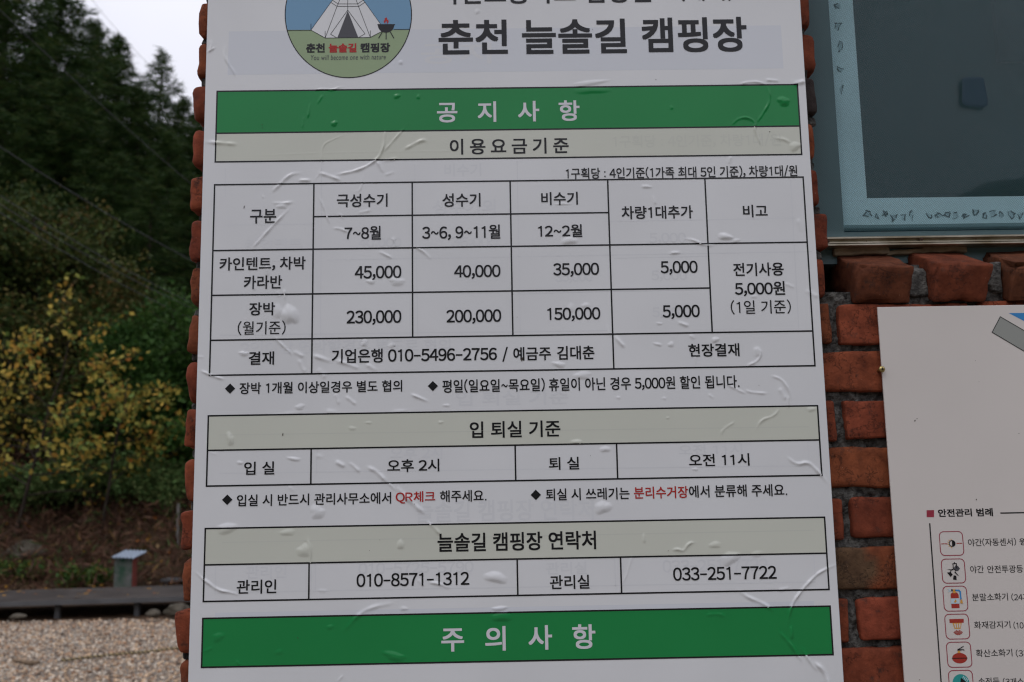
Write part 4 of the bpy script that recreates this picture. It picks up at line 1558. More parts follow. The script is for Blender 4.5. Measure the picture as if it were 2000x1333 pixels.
for lo, hi in (((wall_l + .3, 2.6, 0), (3.2, 2.62, 2.75)), ((wall_l + .28, WY + .28, 0), (wall_l + .3, 2.62, 2.75)), ((3.2, WY + .05, 0), (3.22, 2.62, 2.75)), ((wall_l + .28, WY + .28, -.02), (3.22, 2.62, 0.02))):
    rm.box(lo, hi)
build(rm, 'room_wall', M_room, bld)
rf = Buf()
rf.box((wall_l - .10, -.12, 2.752), (3.4, 2.8, 2.90))
build(rf, 'roof_slab', M_concrete, bld)

# the aluminium rail under the window
RY = WY + 0.036
zr0 = (zat(1610, 464.5, RY) + zat(2000, 456.5, RY)) / 2
zr1 = (zat(1610, 482, RY) + zat(2000, 476.5, RY)) / 2
rl = Buf()
prof = [(0.022, 0), (0.0, 0), (-.002, -.0012), (-.002, -.003), (0.006, -.0042), (0.006, -.0070), (-.0006, -.0078), (-.0006, -.0092), (.004, -.0096), (.004, -.0102), (-.0015, -.0105), (-.0015, -.0125), (.001, -.0135), (.022, -.0135)]
xa, xb = xat(1606, 470, RY), 3.1
n = len(prof)
scz = (zr0 - zr1) / 0.0135
V = [(x, RY + p[0], zr0 + p[1] * scz) for x in (xa, xb) for p in prof]
rl.add(V, [(i, i + 1, n + i + 1, n + i) for i in range(n - 1)] + [(n - 1, 0, n, 2 * n - 1)])
rail = build(rl, 'sill_rail', M_rail, window)
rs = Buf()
for px, py, r in ((1617.6, 472, .0028), (1800, 467, .0030), (1692, 471.5, .0009), (1906, 467.5, .0010)):  # screws, then small dark discs painted for the holes
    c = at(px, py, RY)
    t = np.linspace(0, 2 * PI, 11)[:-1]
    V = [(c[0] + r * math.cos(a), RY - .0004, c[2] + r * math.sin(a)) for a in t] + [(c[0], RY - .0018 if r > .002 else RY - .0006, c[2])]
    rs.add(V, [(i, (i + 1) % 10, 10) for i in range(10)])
build(rs, 'rail_screw_hole', M_rust, window)
ck = Buf()
for (xa_, xb_, ya, yb) in ((1628, 1740, 480, 496), (1800, 1890, 480, 492), (1730, 1805, 486, 496)):
    p, q = at(xa_, ya, RY + .012), at(xb_, yb, RY + .012)
    rounded_brick(ck, ((p[0] + q[0]) / 2, RY + .022, (p[2] + q[2]) / 2), (q[0] - p[0], .016, abs(p[2] - q[2])), .003, None, .004, (22, 4, 5))
build(ck, 'caulk', M_caulk, window)

exec_bg = True
# ================================================================== GROUND AND HILL
M_ground = mat('packed gravel', (0.12, 0.10, 0.08), 0.9, 0.2, col2=(0.26, 0.22, 0.18), vscale=60, bump=0.6, bscale=90, bdist=0.02)
M_stone = mat('gravel stones', (1, 1, 1), 0.85, 0.25, tint=True)
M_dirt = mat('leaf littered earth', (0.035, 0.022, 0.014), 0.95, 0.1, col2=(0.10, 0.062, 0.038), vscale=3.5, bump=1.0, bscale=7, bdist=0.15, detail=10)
M_leaf = mat('leaves', (1, 1, 1), 0.6, 0.10, tint=True, two_sided_trans=0.25)
M_bark = mat('bark', (0.045, 0.035, 0.028), 0.95, 0.1, var=0.4, vscale=6, bump=0.6, bscale=12, bdist=0.03)
M_deck = mat('dark deck boards', (0.055, 0.048, 0.044), 0.95, 0.08, var=0.25, vscale=2.0, bump=0.3, bscale=20, bdist=0.005)
M_deckedge = mat('deck edge steel', (0.10, 0.10, 0.103), 0.6, 0.3, var=0.2, vscale=3)
M_rock = mat('mossy rock', (0.035, 0.032, 0.022), 0.95, 0.2, col2=(0.11, 0.095, 0.075), vscale=7, bump=0.6, bscale=25, bdist=0.02)

gx = Buf()
gx.add([(-60, -40, 0), (60, -40, 0), (60, 14.4, 0), (-60, 14.4, 0)], [(0, 1, 2, 3)])
g = build(gx, 'ground', M_ground)
g['kind'] = 'structure'


def hill_z(x, y):
    t = y - 14.2
    if t < 0:
        return -0.02
    z = 0
    z += 0.50 * min(t, 3.0)
    if t > 3:
        z += 0.20 * min(t - 3, 12)
    if t > 15:
        z += 0.42 * min(t - 15, 34)
    z += 0.35 * noise.noise(Vector((x * .35, y * .35, 0))) * min(1, t / 2) + 0.12 * noise.noise(Vector((x * 1.3, y * 1.3, 4))) * min(1, t)
    z -= max(0, x + 6) * 0.10 * min(1, max(0, t - 10) / 15) * 1.0
    return z


hb = Buf()
nx, ny = 110, 90
V = []
for j in range(ny + 1):
    y = 14.2 + 76 * (j / ny) ** 1.7
    for i in range(nx + 1):
        x = -45 + 75 * i / nx
        V.append((x, y, hill_z(x, y)))
k = np.array([j * (nx + 1) + i for j in range(ny) for i in range(nx)])
hb.add(V, np.stack([k, k + 1, k + nx + 2, k + nx + 1], 1))
h = build(hb, 'hillside', M_dirt, smooth=True)
h['kind'] = 'structure'

# unseen hill added behind the camera to shade the boards and darken their gloss
M_wood = mat('unseen wooded slope', (0.018, 0.030, 0.012), 0.95, 0.05, col2=(0.05, 0.065, 0.025), vscale=.5, detail=10)
vb = Buf()
nx, ny = 90, 24
V = []
for j in range(ny + 1):
    t = j / ny
    for i in range(nx + 1):
        a = math.radians(-15 + 230 * i / nx)                # round from the right over the back to the left
        crest = 15 + 6 * math.sin(a * 1.7 + .4) + 8 * max(0, -math.cos(a))
        rr_ = 30 + 30 * t
        x, y = rr_ * math.cos(a), -6 - rr_ * math.sin(a)
        V.append((x, y, crest * t ** .8 + 1.6 * t * noise.noise(Vector((x * .12, y * .12, 8))) + 1.2 * t * noise.noise(Vector((x * .5, y * .5, 3))) - .1))
k = np.array([j * (nx + 1) + i for j in range(ny) for i in range(nx)])
vb.add(V, np.stack([k + 1, k, k + nx + 1, k + nx + 2], 1))
h = build(vb, 'unseen_hillside', M_wood, smooth=True)
h['kind'] = 'structure'

# ---- gravel stones: one object of stuff
bmi = bmesh.new()
bmesh.ops.create_icosphere(bmi, subdivisions=1, radius=1)
IV = np.array([v.co[:] for v in bmi.verts])
IF = np.array([[v.index for v in f.verts] for f in bmi.faces])
bmi.free()


def stones(n, xr, yr, smin, smax, z=0.0, seed=3):
    r = np.random.default_rng(seed)
    P = np.stack([r.uniform(*xr, n), r.uniform(*yr, n)], 1)
    S = smin + (smax - smin) * r.random(n) ** 2
    k = len(IV)
    R = r.normal(size=(n, 3, 3))
    Q, _ = np.linalg.qr(R)
    sc3 = np.stack([S, S * r.uniform(.6, .95, n), S * r.uniform(.4, .7, n)], 1)
    jit = 1 + r.normal(0, .14, (n, k, 1))
    V = (IV[None] * jit) * sc3[:, None, :]
    V = np.einsum('nij,nkj->nki', Q, V)
    V[..., 0] += P[:, 0, None]
    V[..., 1] += P[:, 1, None]
    V[..., 2] += (z + S * r.uniform(-.1, .7, n))[:, None]
    F = (IF[None] + (np.arange(n) * k)[:, None, None]).reshape(-1, 3)
    c = np.array([(.47, .36, .265), (.55, .39, .255), (.22, .165, .125), (.66, .56, .45), (.38, .235, .145), (.42, .37, .31)])
    col = c[r.integers(0, len(c), n)] * r.uniform(.6, 1.15, (n, 1))
    T = np.repeat(col[:, None, :], k, 1).reshape(-1, 3)
    return V.reshape(-1, 3), F, T


V, F, T = stones(40000, (-7.4, 0.2), (5.0, 11.15), 0.010, 0.024)
gs = link('gravel', np_mesh('gravel', V, F, True, T), M_stone)
gs['kind'] = 'stuff'
gs['label'] = 'pale mixed gravel covering the yard'


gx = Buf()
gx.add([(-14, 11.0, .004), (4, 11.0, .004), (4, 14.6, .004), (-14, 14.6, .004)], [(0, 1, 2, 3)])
h = build(gx, 'earth', M_dirt)  # dark sheet laid under the deck in place of its shade
h['kind'] = 'structure'

# ---- deck
deck = empty('deck_platform', (-4.5, 12.0, 0.0))
tag(deck, 'low dark deck platform with a grey steel edge at the far side of the gravel', 'platform')
dA, dB = Vector(at(-150, 1172, 11.15)), Vector(at(520, 1169, 11.6))
zt = 0.0
dz = (dA.z + dB.z) / 2
bk0, bk1 = Vector((dA.x - 2.0, 12.5, dz)), Vector((dB.x + 1.5, 13.5, dz))
db = Buf()
NB = 12
for i in range(NB):
    t0, t1 = i / NB + .003, (i + 1) / NB - .003
    a0, a1 = dA.lerp(bk0, t0), dA.lerp(bk0, t1)
    b0, b1 = dB.lerp(bk1, t0), dB.lerp(bk1, t1)
    lo = [Vector((p.x, p.y, dz - .03)) for p in (a0, b0, b1, a1)]
    hi = [Vector((p.x, p.y, dz)) for p in (a0, b0, b1, a1)]
    db.add([tuple(p) for p in lo + hi], [(0, 3, 2, 1), (4, 5, 6, 7), (0, 1, 5, 4), (1, 2, 6, 5), (2, 3, 7, 6), (3, 0, 4, 7)])
build(db, 'deck_boards', M_deck, deck)
eb = Buf()
d = (dB - dA).normalized()
nrm = Vector((d.y, -d.x, 0)) * .03
pp = [dA + nrm, dB + nrm, dB + nrm * .05, dA + nrm * .05]
eb.add([(p.x, p.y, z) for z in (dz - .055, dz - .004) for p in pp], [(0, 3, 2, 1), (4, 5, 6, 7), (0, 1, 5, 4), (1, 2, 6, 5), (2, 3, 7, 6), (3, 0, 4, 7)])
build(eb, 'edge_beam', M_deckedge, deck)
for px in (-60, 100, 256, 420):
    t = (px + 150) / 670
    p = dA.lerp(dB, t) + Vector((0, .12, 0))
    lb = Buf()
    lb.box((p.x - .03, p.y - .03, -.05), (p.x + .03, p.y + .03, dz - .032))
    build(lb, 'deck_post', M_deckedge, deck)

# ---- small box with a corrugated roof, standing on the deck's far edge
M_tin = mat('corrugated tin', (0.34, 0.40, 0.48), 0.4, 0.5, metal=0.5, var=0.15, vscale=12)
M_paint = mat('peeling green paint', (0.010, 0.060, 0.028), 0.7, 0.3, col2=(0.13, 0.13, 0.125), vscale=7, detail=3)
M_redwood = mat('red brown boards', (0.15, 0.025, 0.015), 0.8, var=0.3, vscale=10)
hy = 13.75
hA, hB = Vector(at(222, 1147, hy)), Vector(at(256, 1147, hy))
hz1 = at(222, 1090, hy)[2]
hut = empty('storage_box', (hA.x + .15, hy + .15, hA.z))
tag(hut, 'small green and white storage box with a corrugated metal roof on the deck edge', 'box')
wdt = hB.x - hA.x
b = Buf()
b.box((hA.x, hy, hA.z - .1), (hB.x, hy + .02, hz1))
build(b, 'front_panel', M_paint, hut)
b = Buf()
rgt = Vector(at(267, 1140, hy + .3))
b.add([(hB.x, hy, hA.z - .1), (rgt.x, hy + .3, hA.z - .1), (rgt.x, hy + .3, hz1 + .03), (hB.x, hy, hz1), (hB.x - .02, hy + .021, hA.z - .1), (rgt.x - .02, hy + .3, hA.z - .1), (rgt.x - .02, hy + .3, hz1 + .03), (hB.x - .02, hy + .021, hz1)],
      [(0, 1, 2, 3), (5, 4, 7, 6), (4, 0, 3, 7), (1, 5, 6, 2), (3, 2, 6, 7), (4, 5, 1, 0)])
build(b, 'side_panel', M_redwood, hut)
b = Buf()
b.box((hA.x - .0, hy + .02, hA.z - .1), (hA.x + .02, hy + .30, hz1 + .03))
b.box((hA.x + .02, hy + .28, hA.z - .1), (rgt.x - .02, hy + .30, hz1 + .03))
build(b, 'back_panel', M_redwood, hut)
b = Buf()
nw = 40
V = []
for j, (yy, zz) in enumerate(((hy - .06, -.03), (hy + .36, .045))):
    for i in range(nw + 1):
        x = hA.x - .03 + (rgt.x - hA.x + .10) * i / nw
        V.append((x + .06 * j, yy, hz1 + .045 + zz - .02 * i / nw + .012 * math.sin(i / nw * 2 * PI * 6)))
V2 = [(x, y, z - .006) for x, y, z in V]
m_ = nw + 1
F = [(i, i + 1, m_ + i + 1, m_ + i) for i in range(nw)] + [(2 * m_ + i + 1, 2 * m_ + i, 3 * m_ + i, 3 * m_ + i + 1) for i in range(nw)] + [(i + 1, i, 2 * m_ + i, 2 * m_ + i + 1) for i in range(nw)]
b.add(V + V2, F)
build(b, 'roof', M_tin, hut)

# ---- bench beyond the deck
by = 14.3
bn = empty('bench', Vector(at(335, 1146, by)))
tag(bn, 'low dark bench half hidden behind the brick corner', 'bench')
p0, p1 = Vector(at(313, 1132, by)), Vector(at(430, 1129, by))
b = Buf()
b.box((p0.x, by, p0.z - .035), (p1.x, by + .35, p0.z))
build(b, 'seat', M_deckedge, bn)
for xx in (p0.x + .05, p1.x - .1):
    b = Buf()
    b.box((xx, by + .05, p0.z - .33), (xx + .05, by + .30, p0.z - .037))
    build(b, 'leg', M_deckedge, bn)

# ---- fence post, rocks, rope, driftwood
py_ = 15.5
b = Buf()
q0, q1 = Vector(at(346, 1085, py_)), Vector(at(348.5, 984, py_))
b.tube([(q0.x, py_, q0.z - .5), (q1.x, py_, q1.z)], .022, 8)
tag(build(b, 'fence_post', mat('weathered pole', (0.16, 0.15, 0.14), .8, var=.2, vscale=9)), 'thin grey upright pole in the dry brush beside the brick corner', 'pole')


def rock(px, py, Y, sx, sy, sz, label, seed):
    c = Vector(at(px, py, Y))
    bm = bmesh.new()
    bmesh.ops.create_icosphere(bm, subdivisions=4, radius=1)
    for v in bm.verts:
        n_ = noise.noise(v.co * 1.1 + Vector((seed, 0, 0))) * .35 + noise.noise(v.co * 3 + Vector((seed, 5, 0))) * .12
        v.co = v.co * (1 + n_)
        v.co = Vector((v.co.x * sx, v.co.y * sy, v.co.z * sz))
    me = bpy.data.meshes.new('rock')
    bm.to_mesh(me)
    bm.free()
    for p in me.polygons:
        p.use_smooth = True
    o = link('rock', me, M_rock)
    o.location = c
    tag(o, label, 'rock')


rock(299, 1198, 10.9, .085, .08, .05, 'rounded brown rock on the gravel before the deck', 2)
rock(346, 1192, 11.1, .14, .1, .075, 'larger dark rock under the deck edge by the brick corner', 5)
rock(36, 1204, 11.0, .10, .08, .03, 'flat brown stone at the left edge of the gravel', 9)
rock(50, 1012, 17.0, .30, .25, .08, 'long low rock lying on the brown slope', 12)
rock(92, 1020, 17.2, .24, .22, .08, 'rounded rock just right of the long low rock on the slope', 15)
rock(45, 1085, 15.5, .32, .3, .22, 'mossy squarish boulder low on the brown slope', 19)
ry = [at(px, py, 8.0) for px, py in ((200, 1283), (240, 1277), (290, 1273), (345, 1266), (420, 1258), (520, 1250))]
rope = []
for px, py in ((120, 1290), (180, 1283), (240, 1277), (290, 1273), (345, 1266), (420, 1258), (520, 1250)):
    d_ = RN @ np.array([(px - CX) / FPX, 1.0, -(py - CY) / FPX])
    t = (0.03 - CAM[2]) / d_[2]
    rope.append(CAM + d_ * t)
b = Buf()
fine = []
for a, c in zip(rope[:-1], rope[1:]):
    for k in range(40):
        fine.append(a + (c - a) * k / 40)
for ph in (0, PI):
    q = [p + np.array((0, math.cos(i * .9 + ph) * .008, math.sin(i * .9 + ph) * .008)) for i, p in enumerate(fine)]
    b.tube(q, .0065, 5, (0.40, 0.31, 0.16) if ph == 0 else (0.10, 0.085, 0.06))
tag(build(b, 'rope', M_stone, smooth=True, tint=True), 'twisted yellow and black rope lying across the gravel', 'rope')


def ground_pt(px, py, z=0.0):
    d_ = RN @ np.array([(px - CX) / FPX, 1.0, -(py - CY) / FPX])
    return Vector(CAM + d_ * ((z - CAM[2]) / d_[2]))


b = Buf()
dw = [ground_pt(px, py, .03) for px, py in ((26, 1289), (45, 1292), (62, 1296), (78, 1294))]
b.tube(dw, [.012, .022, .028, .012], 7)
b.tube([dw[2], ground_pt(64, 1286, .05)], [.014, .005], 5)
tag(build(b, 'driftwood', mat('bleached wood', (0.20, 0.14, 0.09), .9, var=.3, vscale=20), smooth=True), 'short piece of brown driftwood lying on the gravel', 'driftwood')

# ================================================================== PLANTS
def leaf_quads(C, size, r, col, stretch=1.8, droop=0.0, thin=None, along=None):
    """rhombic leaves at the points C"""
    n = len(C)
    S = np.broadcast_to(np.asarray(size, dtype=float), (n,)) * r.uniform(.7, 1.3, n)
    d = r.normal(size=(n, 3))
    if along is not None:
        d = d * .42 + along
    d[:, 2] -= droop
    d /= np.linalg.norm(d, axis=1)[:, None]
    e = r.normal(size=(n, 3))
    e -= (e * d).sum(1)[:, None] * d
    e /= np.linalg.norm(e, axis=1)[:, None]
    L, W = S[:, None] * d * .5 * stretch, S[:, None] * e * (thin if thin else .5)
    V = np.stack([C - L, C + W - L * .15, C + L, C - W - L * .15], 1).reshape(-1, 3)
    F = np.arange(4 * n).reshape(n, 4)
    T = np.repeat(col, 4, 0)
    return V, F, T


def pick(r, n, cols, wts, lo=.75, hi=1.25):
    c = np.array(cols)
    return c[r.choice(len(c), n, p=np.array(wts) / sum(wts))] * r.uniform(lo, hi, (n, 1))


def branchy(r, base, height, spread, nb, levels=3, start=.25, lean=(0, 0), rad=.08, up=.5):
    """trunk and limbs; returns tube segments and twig points"""
    tubes, tips = [], []
    top = base + np.array([lean[0], lean[1], height])
    tr = [base + (top - base) * t + np.array([r.normal(0, .03), r.normal(0, .03), 0]) * height * t * .5 for t in np.linspace(0, 1, 7)]
    tubes.append((tr, list(np.linspace(rad, rad * .2, 7))))
    for k in range(nb):
        t = start + (1 - start) * (k + r.random()) / nb
        i = min(5, int(t * 6))
        p = tr[i] + (tr[i + 1] - tr[i]) * (t * 6 - i)
        a = k * 2.4 + r.normal(0, .4)
        ln = spread * (1.15 - .6 * t) * r.uniform(.7, 1.2)
        dirv = np.array([math.cos(a), math.sin(a), up * r.uniform(.3, 1.2)])
        pts = [p]
        for q in range(5):
            dirv = dirv + np.array([r.normal(0, .18), r.normal(0, .18), r.normal(-.03, .15)])
            pts.append(pts[-1] + dirv / np.linalg.norm(dirv) * ln / 5)
        tubes.append((pts, list(np.linspace(rad * .45 * (1.1 - t), rad * .06, 6))))
        for q in range(2, 6):
            for s in range(levels):
                dv = dirv / np.linalg.norm(dirv) + r.normal(0, .8, 3)
                dv /= np.linalg.norm(dv)
                l2 = ln * r.uniform(.15, .42)
                e = pts[q] + dv * l2
                md = (pts[q] + e) / 2 + r.normal(0, .03, 3) * l2
                tubes.append(([pts[q], md, e], [rad * .10, rad * .07, rad * .03]))
                tips.append((pts[q], md, e))
    return tubes, tips


def leafy_tree(name, base, height, spread, nb, per, leaf, cols, wts, label, cat, group=None, seed=1, levels=3, scatter=.12, start=.25, lean=(0, 0), rad=.08, up=.5, droop=.2, stretch=1.6, extra=0):
    r = np.random.default_rng(seed)
    base = np.array(base, dtype=float)
    root = empty(name, base)
    tubes, tips = branchy(r, np.zeros(3), height, spread, nb, levels, start, lean, rad, up)
    tb = Buf()
    for p, q in tubes:
        tb.tube(p, q, 5)
    o = build(tb, 'trunk', M_bark, None, smooth=True)
    o.parent = root
    C, K = [], []
    for a, m_, e in tips:
        t = r.random((per, 1))
        pts = np.where(t < .5, a + (m_ - a) * 2 * t, m_ + (e - m_) * (2 * t - 1)) + r.normal(0, scatter, (per, 3))
        C.append(pts)
        K.append(pick(r, 1, cols, wts, .7, 1.3).repeat(per, 0) * .5 + pick(r, per, cols, wts) * .5)
    C, K = np.concatenate(C), np.concatenate(K)
    V, F, T = leaf_quads(C, leaf, r, K, stretch, droop)
    o = link('crown', np_mesh('crown', V, F, False, T), M_leaf)
    o.parent = root
    tag(root, label, cat, group)
    return root


def hill_base(px, Y, dz=-.1):
    x = at(px, 900, Y)[0]
    return (x, Y, hill_z(x, Y) + dz)


YEL = [(.47, .34, .065), (.45, .26, .045), (.27, .26, .055), (.12, .18, .045), (.46, .17, .035)]
# the yellow autumn tree
leafy_tree('yellow_tree', hill_base(35, 16.3), 3.5, 2.0, 26, 3, .072, YEL, [4, 3, 4, 4, 1], 'slender autumn tree with yellow and orange leaves in front of the dark wood', 'tree', seed=11, scatter=.09,
           start=.22, lean=(.9, -.3), rad=.040, up=.42, levels=4)
leafy_tree('yellow_tree', hill_base(205, 16.2), 2.8, 1.2, 18, 3, .072, YEL, [3, 2, 4, 6, 1], 'smaller yellow and green leaved tree leaning beside the brick corner', 'tree', seed=14, scatter=.09,
           start=.32, lean=(.35, -.2), rad=.032, up=.35, levels=4)
DG = [(.026, .046, .012), (.040, .066, .016), (.065, .085, .022), (.095, .085, .024), (.12, .065, .02)]
leafy_tree('leafy_tree', hill_base(40, 21), 5.6, 2.9, 44, 70, .068, DG, [5, 5, 4, 2, 1], 'large dull green leafy tree with browning leaves behind the yellow tree', 'tree', seed=21, scatter=.26, start=.08, lean=(.2, 0), rad=.12, up=.3, levels=4)
leafy_tree('leafy_tree', hill_base(-130, 22), 6.4, 3.0, 40, 50, .068, DG, [6, 5, 4, 1, 1], 'dark leafy tree cut off by the left edge of the photo', 'tree', seed=22, scatter=.26, start=.08, rad=.12, up=.3, levels=4)
leafy_tree('leafy_tree', hill_base(185, 19.8), 3.5, 2.0, 32, 60, .062, DG, [4, 5, 5, 4, 3], 'brown tinged leafy tree below the overhead cables', 'tree', seed=23, scatter=.2, start=.06, rad=.08, up=.3, levels=4)
MG = [(.022, .060, .012), (.035, .080, .016), (.055, .11, .022)]
leafy_tree('green_tree', hill_base(310, 18.5), 3.1, 1.6, 34, 60, .06, MG, [4, 5, 3], 'bushy mid green tree beside the brick corner behind the yellow leaves', 'tree', seed=24, scatter=.20, start=.08, rad=.07, up=.3, levels=4)
leafy_tree('green_tree', hill_base(470, 18.0), 3.4, 1.8, 26, 36, .07, MG, [4, 5, 3], 'green tree mostly hidden behind the brick pier', 'tree', seed=25, scatter=.20, start=.08, rad=.07, up=.3, levels=4)
BR = [(.10, .18, .055), (.14, .21, .07), (.07, .13, .04), (.17, .19, .07)]
for i, (px, Y, hh, sp_, lab) in enumerate(((95, 17.0, .55, .55, 'bright green leafy shrub at the top of the brown bank under the yellow tree'),
                                           (150, 17.2, .65, .6, 'tallest bright green shrub on the bank left of the storage box'),
                                           (245, 17.1, .60, .65, 'feathery green shrub above the storage box'),
                                           (320, 16.6, .60, .5, 'yellow green weedy shrub beside the thin pole'),
                                           (5, 17.0, .35, .5, 'small green shrub at the left edge of the bank'))):
    leafy_tree('shrub', hill_base(px, Y, 0), hh, sp_, 14, 16, .045, BR, [4, 4, 4, 2], lab, 'shrub', 'green shrubs along the top of the bank', seed=40 + i, scatter=.10, start=.05, rad=.02, up=.8, levels=3, stretch=2.2)
for i, (px, Y, hh, sp_, lab) in enumerate(((75, 14.8, .10, .16, 'low green weeds with yellow leaves at the foot of the bank'), (150, 14.5, .16, .18, 'green weed clump left of the storage box'), (198, 14.5, .16, .14, 'small weed clump touching the storage box'),
                                           (20, 14.9, .10, .16, 'weed clump at the far left behind the deck'))):
    leafy_tree('weed', hill_base(px, Y, 0), hh, sp_, 8, 7, .045, [(.05, .11, .03), (.08, .13, .03), (.20, .16, .03)], [4, 3, 1], lab, 'weed', 'weed clumps along the deck', seed=60 + i, scatter=.07, start=.05, rad=.01, up=.7, levels=3)


# ---- dry brush and leaf litter on the bank: stuff
r = np.random.default_rng(77)
n = 40000
X = r.uniform(-10, 6, n)
Y = 14.0 + 6.0 * r.random(n)
Z = np.array([hill_z(x, y) for x, y in zip(X, Y)])
C = np.stack([X, Y, Z + r.random(n) ** 2 * .50], 1)
K = pick(r, n, [(.105, .052, .034), (.06, .034, .023), (.15, .082, .05), (.17, .10, .035), (.05, .07, .022)], [5, 5, 3, .5, 2])
V, F, T = leaf_quads(C, .075, r, K, 3.0, -.3, .16)
o = link('dry_brush', np_mesh('dry_brush', V, F, False, T), M_leaf)
o['kind'] = 'stuff'
o['label'] = 'brown dead brush and fallen leaves covering the bank'
n = 420
X = r.uniform(-8.5, 0, n)
Y = 11.5 + 6.0 * r.random(n)
Z = np.array([hill_z(x, y) + .06 if y > 13.6 else dz + .012 for x, y in zip(X, Y)])
C = np.stack([X, Y, Z + .1 * (Y > 13.6) * r.random(n)], 1)
K = pick(r, n, [(.40, .20, .03), (.34, .12, .03), (.30, .20, .10)], [3, 2, 2])
V, F, T = leaf_quads(C, .06, r, K, 1.4, 0, .45)
V[:, 2] = np.where(np.repeat(Y < 13.6, 4), dz + .004 + (V[:, 2] - np.repeat(C[:, 2], 4)) * .15 + .01, V[:, 2])
o = link('fallen_leaves', np_mesh('fallen_leaves', V, F, False, T), M_leaf)
o['kind'] = 'stuff'
o['label'] = 'yellow fallen leaves scattered over the deck and bank'


# ---- conifers
def conifer_mesh(seed, H, R, dens=1.0):
    r = np.random.default_rng(seed)
    tb = Buf()
    tb.tube([(0, 0, 0), (r.normal(0, .1), r.normal(0, .1), H * .5), (0, 0, H)], [H * .013, H * .008, .012], 6)
    C, D = [], []
    nb = int(H * 16 * dens)
    for k in range(nb):
        t = (k + r.random()) / nb
        z = H * (.10 + .90 * t)
        ln = R * (1 - t) ** .9 * r.uniform(.5, 1.25) + .12
        a = k * 2.399 + r.normal(0, .3)
        up_ = (.75 * t - .2) + r.normal(0, .12)
        d = np.array([math.cos(a), math.sin(a), up_])
        pts = [np.array([0, 0, z]) + d * ln * q + np.array([0, 0, -.10 * ln * q * q]) for q in np.linspace(0, 1, 5)]
        tb.tube(pts, list(np.linspace(.022, .006, 5) * (1.3 - t)), 4)
        m_ = int((12 + ln * 85) * dens)
        q = r.random(m_) ** .75
        side = np.array([-d[1], d[0], 0])
        wid = (1 - q) * ln * .24 + .04
        P = np.array([0, 0, z]) + np.outer(q * ln, d) + np.outer(r.normal(0, 1, m_) * wid, side)
        P[:, 2] += -.10 * ln * q * q + r.normal(0, .07, m_) - np.abs(r.normal(0, .07, m_))
        C.append(P)
        D.append(d / np.linalg.norm(d) * .75 + np.outer(np.sign(r.normal(0, 1, m_)) * .75, side / np.linalg.norm(side)))
    C, D = np.concatenate(C), np.concatenate(D)
    K = pick(r, len(C), [(.017, .040, .011), (.030, .060, .015), (.050, .082, .020), (.072, .086, .024)], [4, 5, 3, 1])
    V, F, T = leaf_quads(C, .12, r, K, 3.2, .30, .11, D)
    return tb.mesh('trunk', True), np_mesh('crown', V, F, False, T)


protos = [conifer_mesh(101, 15, 4.6), conifer_mesh(102, 13, 4.2), conifer_mesh(103, 16, 5.0), conifer_mesh(104, 11, 2.9, .8)]
PH = [15, 13, 16, 11]
for a, c in protos:
    a.materials.append(M_bark)
    c.materials.append(M_leaf)


def conifer(px, top_y, Y, proto, label, group='dark conifers on the hillside', sxy=1.3):
    x = at(px, 600, Y)[0]
    zb = hill_z(x, Y) - .3
    zt_ = at(px, top_y, Y)[2]
    x = at(px, top_y, Y)[0]
    s = (zt_ - zb) / PH[proto]
    root = empty('conifer', (x, Y, zb))
    root.rotation_euler = (0, 0, random.uniform(0, 6))
    for me, nm in zip(protos[proto], ('trunk', 'crown')):
        o = bpy.data.objects.new(nm, me)
        COL.objects.link(o)
        o.parent = root
    root.scale = (s * sxy, s * sxy, s)
    tag(root, label, 'conifer', group)
    return root


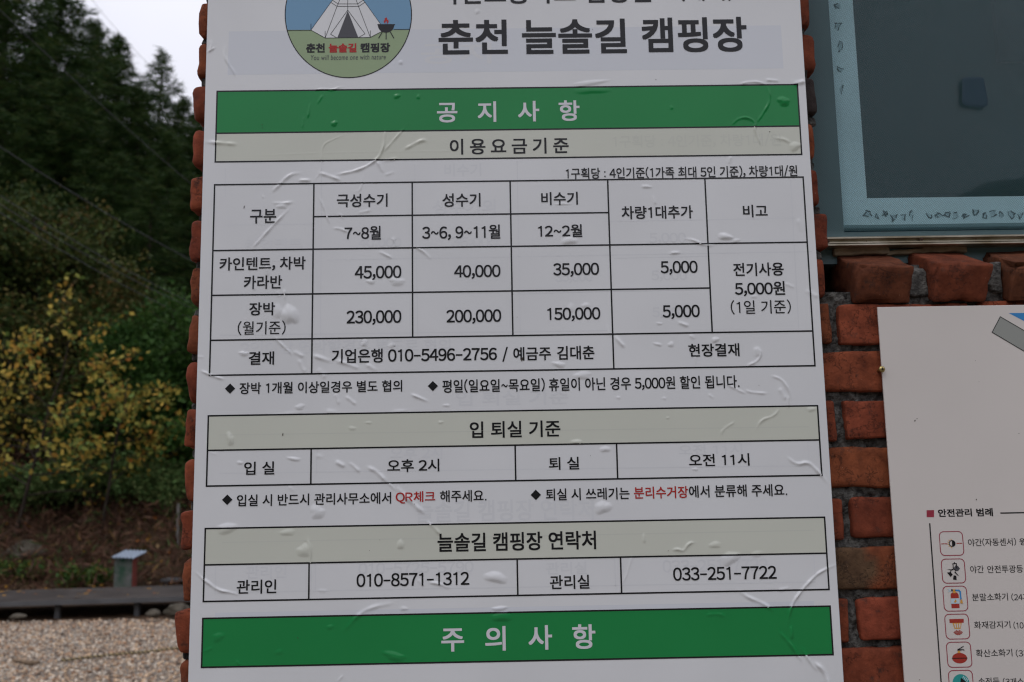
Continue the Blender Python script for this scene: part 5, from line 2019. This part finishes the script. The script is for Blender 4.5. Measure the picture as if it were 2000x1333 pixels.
conifer(125, -45, 30, 0, 'tall conifer whose thin top reaches the upper edge of the photo')
conifer(20, -130, 27, 2, 'wide dark conifer at the left edge rising out of the photo')
conifer(232, 72, 34, 1, 'middle conifer on the skyline stepping down to the right')
conifer(318, 100, 40, 3, 'pale thin pointed conifer standing alone against the sky near the brick corner', sxy=1.15)
conifer(360, 190, 38, 1, 'lowest skyline conifer touching the brick corner')
conifer(185, 40, 37, 0, 'conifer just behind the tall one with its top in the gap')
conifer(-110, -150, 29, 0, 'conifer beyond the left edge of the photo')
FILL = 'dark conifer in the shaded mass below the skyline'
for px, ty, Y, p in ((80, 60, 33, 2), (270, 170, 30, 2), (150, 180, 26, 1), (330, 260, 28, 0), (230, 300, 25, 1), (400, 200, 33, 2), (470, 240, 34, 0), (60, 200, 25, 1), (550, 280, 36, 1), (300, 330, 23, 3), (370, 340, 24.5, 1)):
    conifer(px, ty, Y, p, FILL, 'shaded conifers below the skyline')
# far wood closing the gaps: one mass
r = np.random.default_rng(91)
C = []
for i in range(330):
    px = r.uniform(-800, 1700)
    Yd = r.uniform(42, 60)
    x = at(px, 600, Yd)[0]
    zb = hill_z(x, Yd)
    hh = r.uniform(5, 7.5)
    m_ = 420
    t = r.random(m_) ** .8
    a = r.uniform(0, 2 * PI, m_)
    rr = (1 - t) * 2.2 * np.sqrt(r.random(m_)) + .1
    C.append(np.stack([x + rr * np.cos(a), Yd + rr * np.sin(a), zb + hh * t], 1))
C = np.concatenate(C)
K = pick(r, len(C), [(.016, .032, .010), (.024, .042, .012), (.036, .052, .015)], [4, 5, 2])
V, F, T = leaf_quads(C, .42, r, K, 2.0, .2, .16)
o = link('far_wood', np_mesh('far_wood', V, F, False, T), M_leaf)
o['kind'] = 'stuff'
o['label'] = 'dark wooded hillside closing the view behind the conifers'

# ---- overhead cables
M_cable = mat('black cable sheath', (0.032, 0.032, 0.034), .6)


def cable(p, Y0, q, Y1, rad, label, sag=.25):
    a, b = Vector(at(*p, Y0)), Vector(at(*q, Y1))
    d = b - a
    a2, b2 = a - d * .6, b + d * .5
    pts = []
    for k in range(25):
        t = k / 24
        c = a2.lerp(b2, t)
        u = (t * 2.1 - .6)
        c.z += sag * (u * (u - 1)) * 4 * .25
        pts.append(c)
    b_ = Buf()
    b_.tube(pts, rad, 5)
    tag(build(b_, 'overhead_cable', M_cable, smooth=True), label, 'cable', 'overhead cables crossing the wood')


cable((180, 0), 30, (298, 134), 26, .006, 'thin cable crossing the open sky beside the brick corner')
cable((0, 20), 15, (376, 362), 22, .0075, 'uppermost cable slanting across the dark conifers')
cable((0, 287), 14, (376, 510), 19, .0075, 'long straight cable across the middle of the wood')
cable((0, 383), 13, (370, 590), 17, .006, 'upper of the three lower cables above the yellow tree')
cable((0, 400), 13, (370, 600), 17, .006, 'middle of the three lower cables above the yellow tree')
cable((0, 416), 13, (350, 612), 17, .0066, 'lowest cable just above the yellow tree')
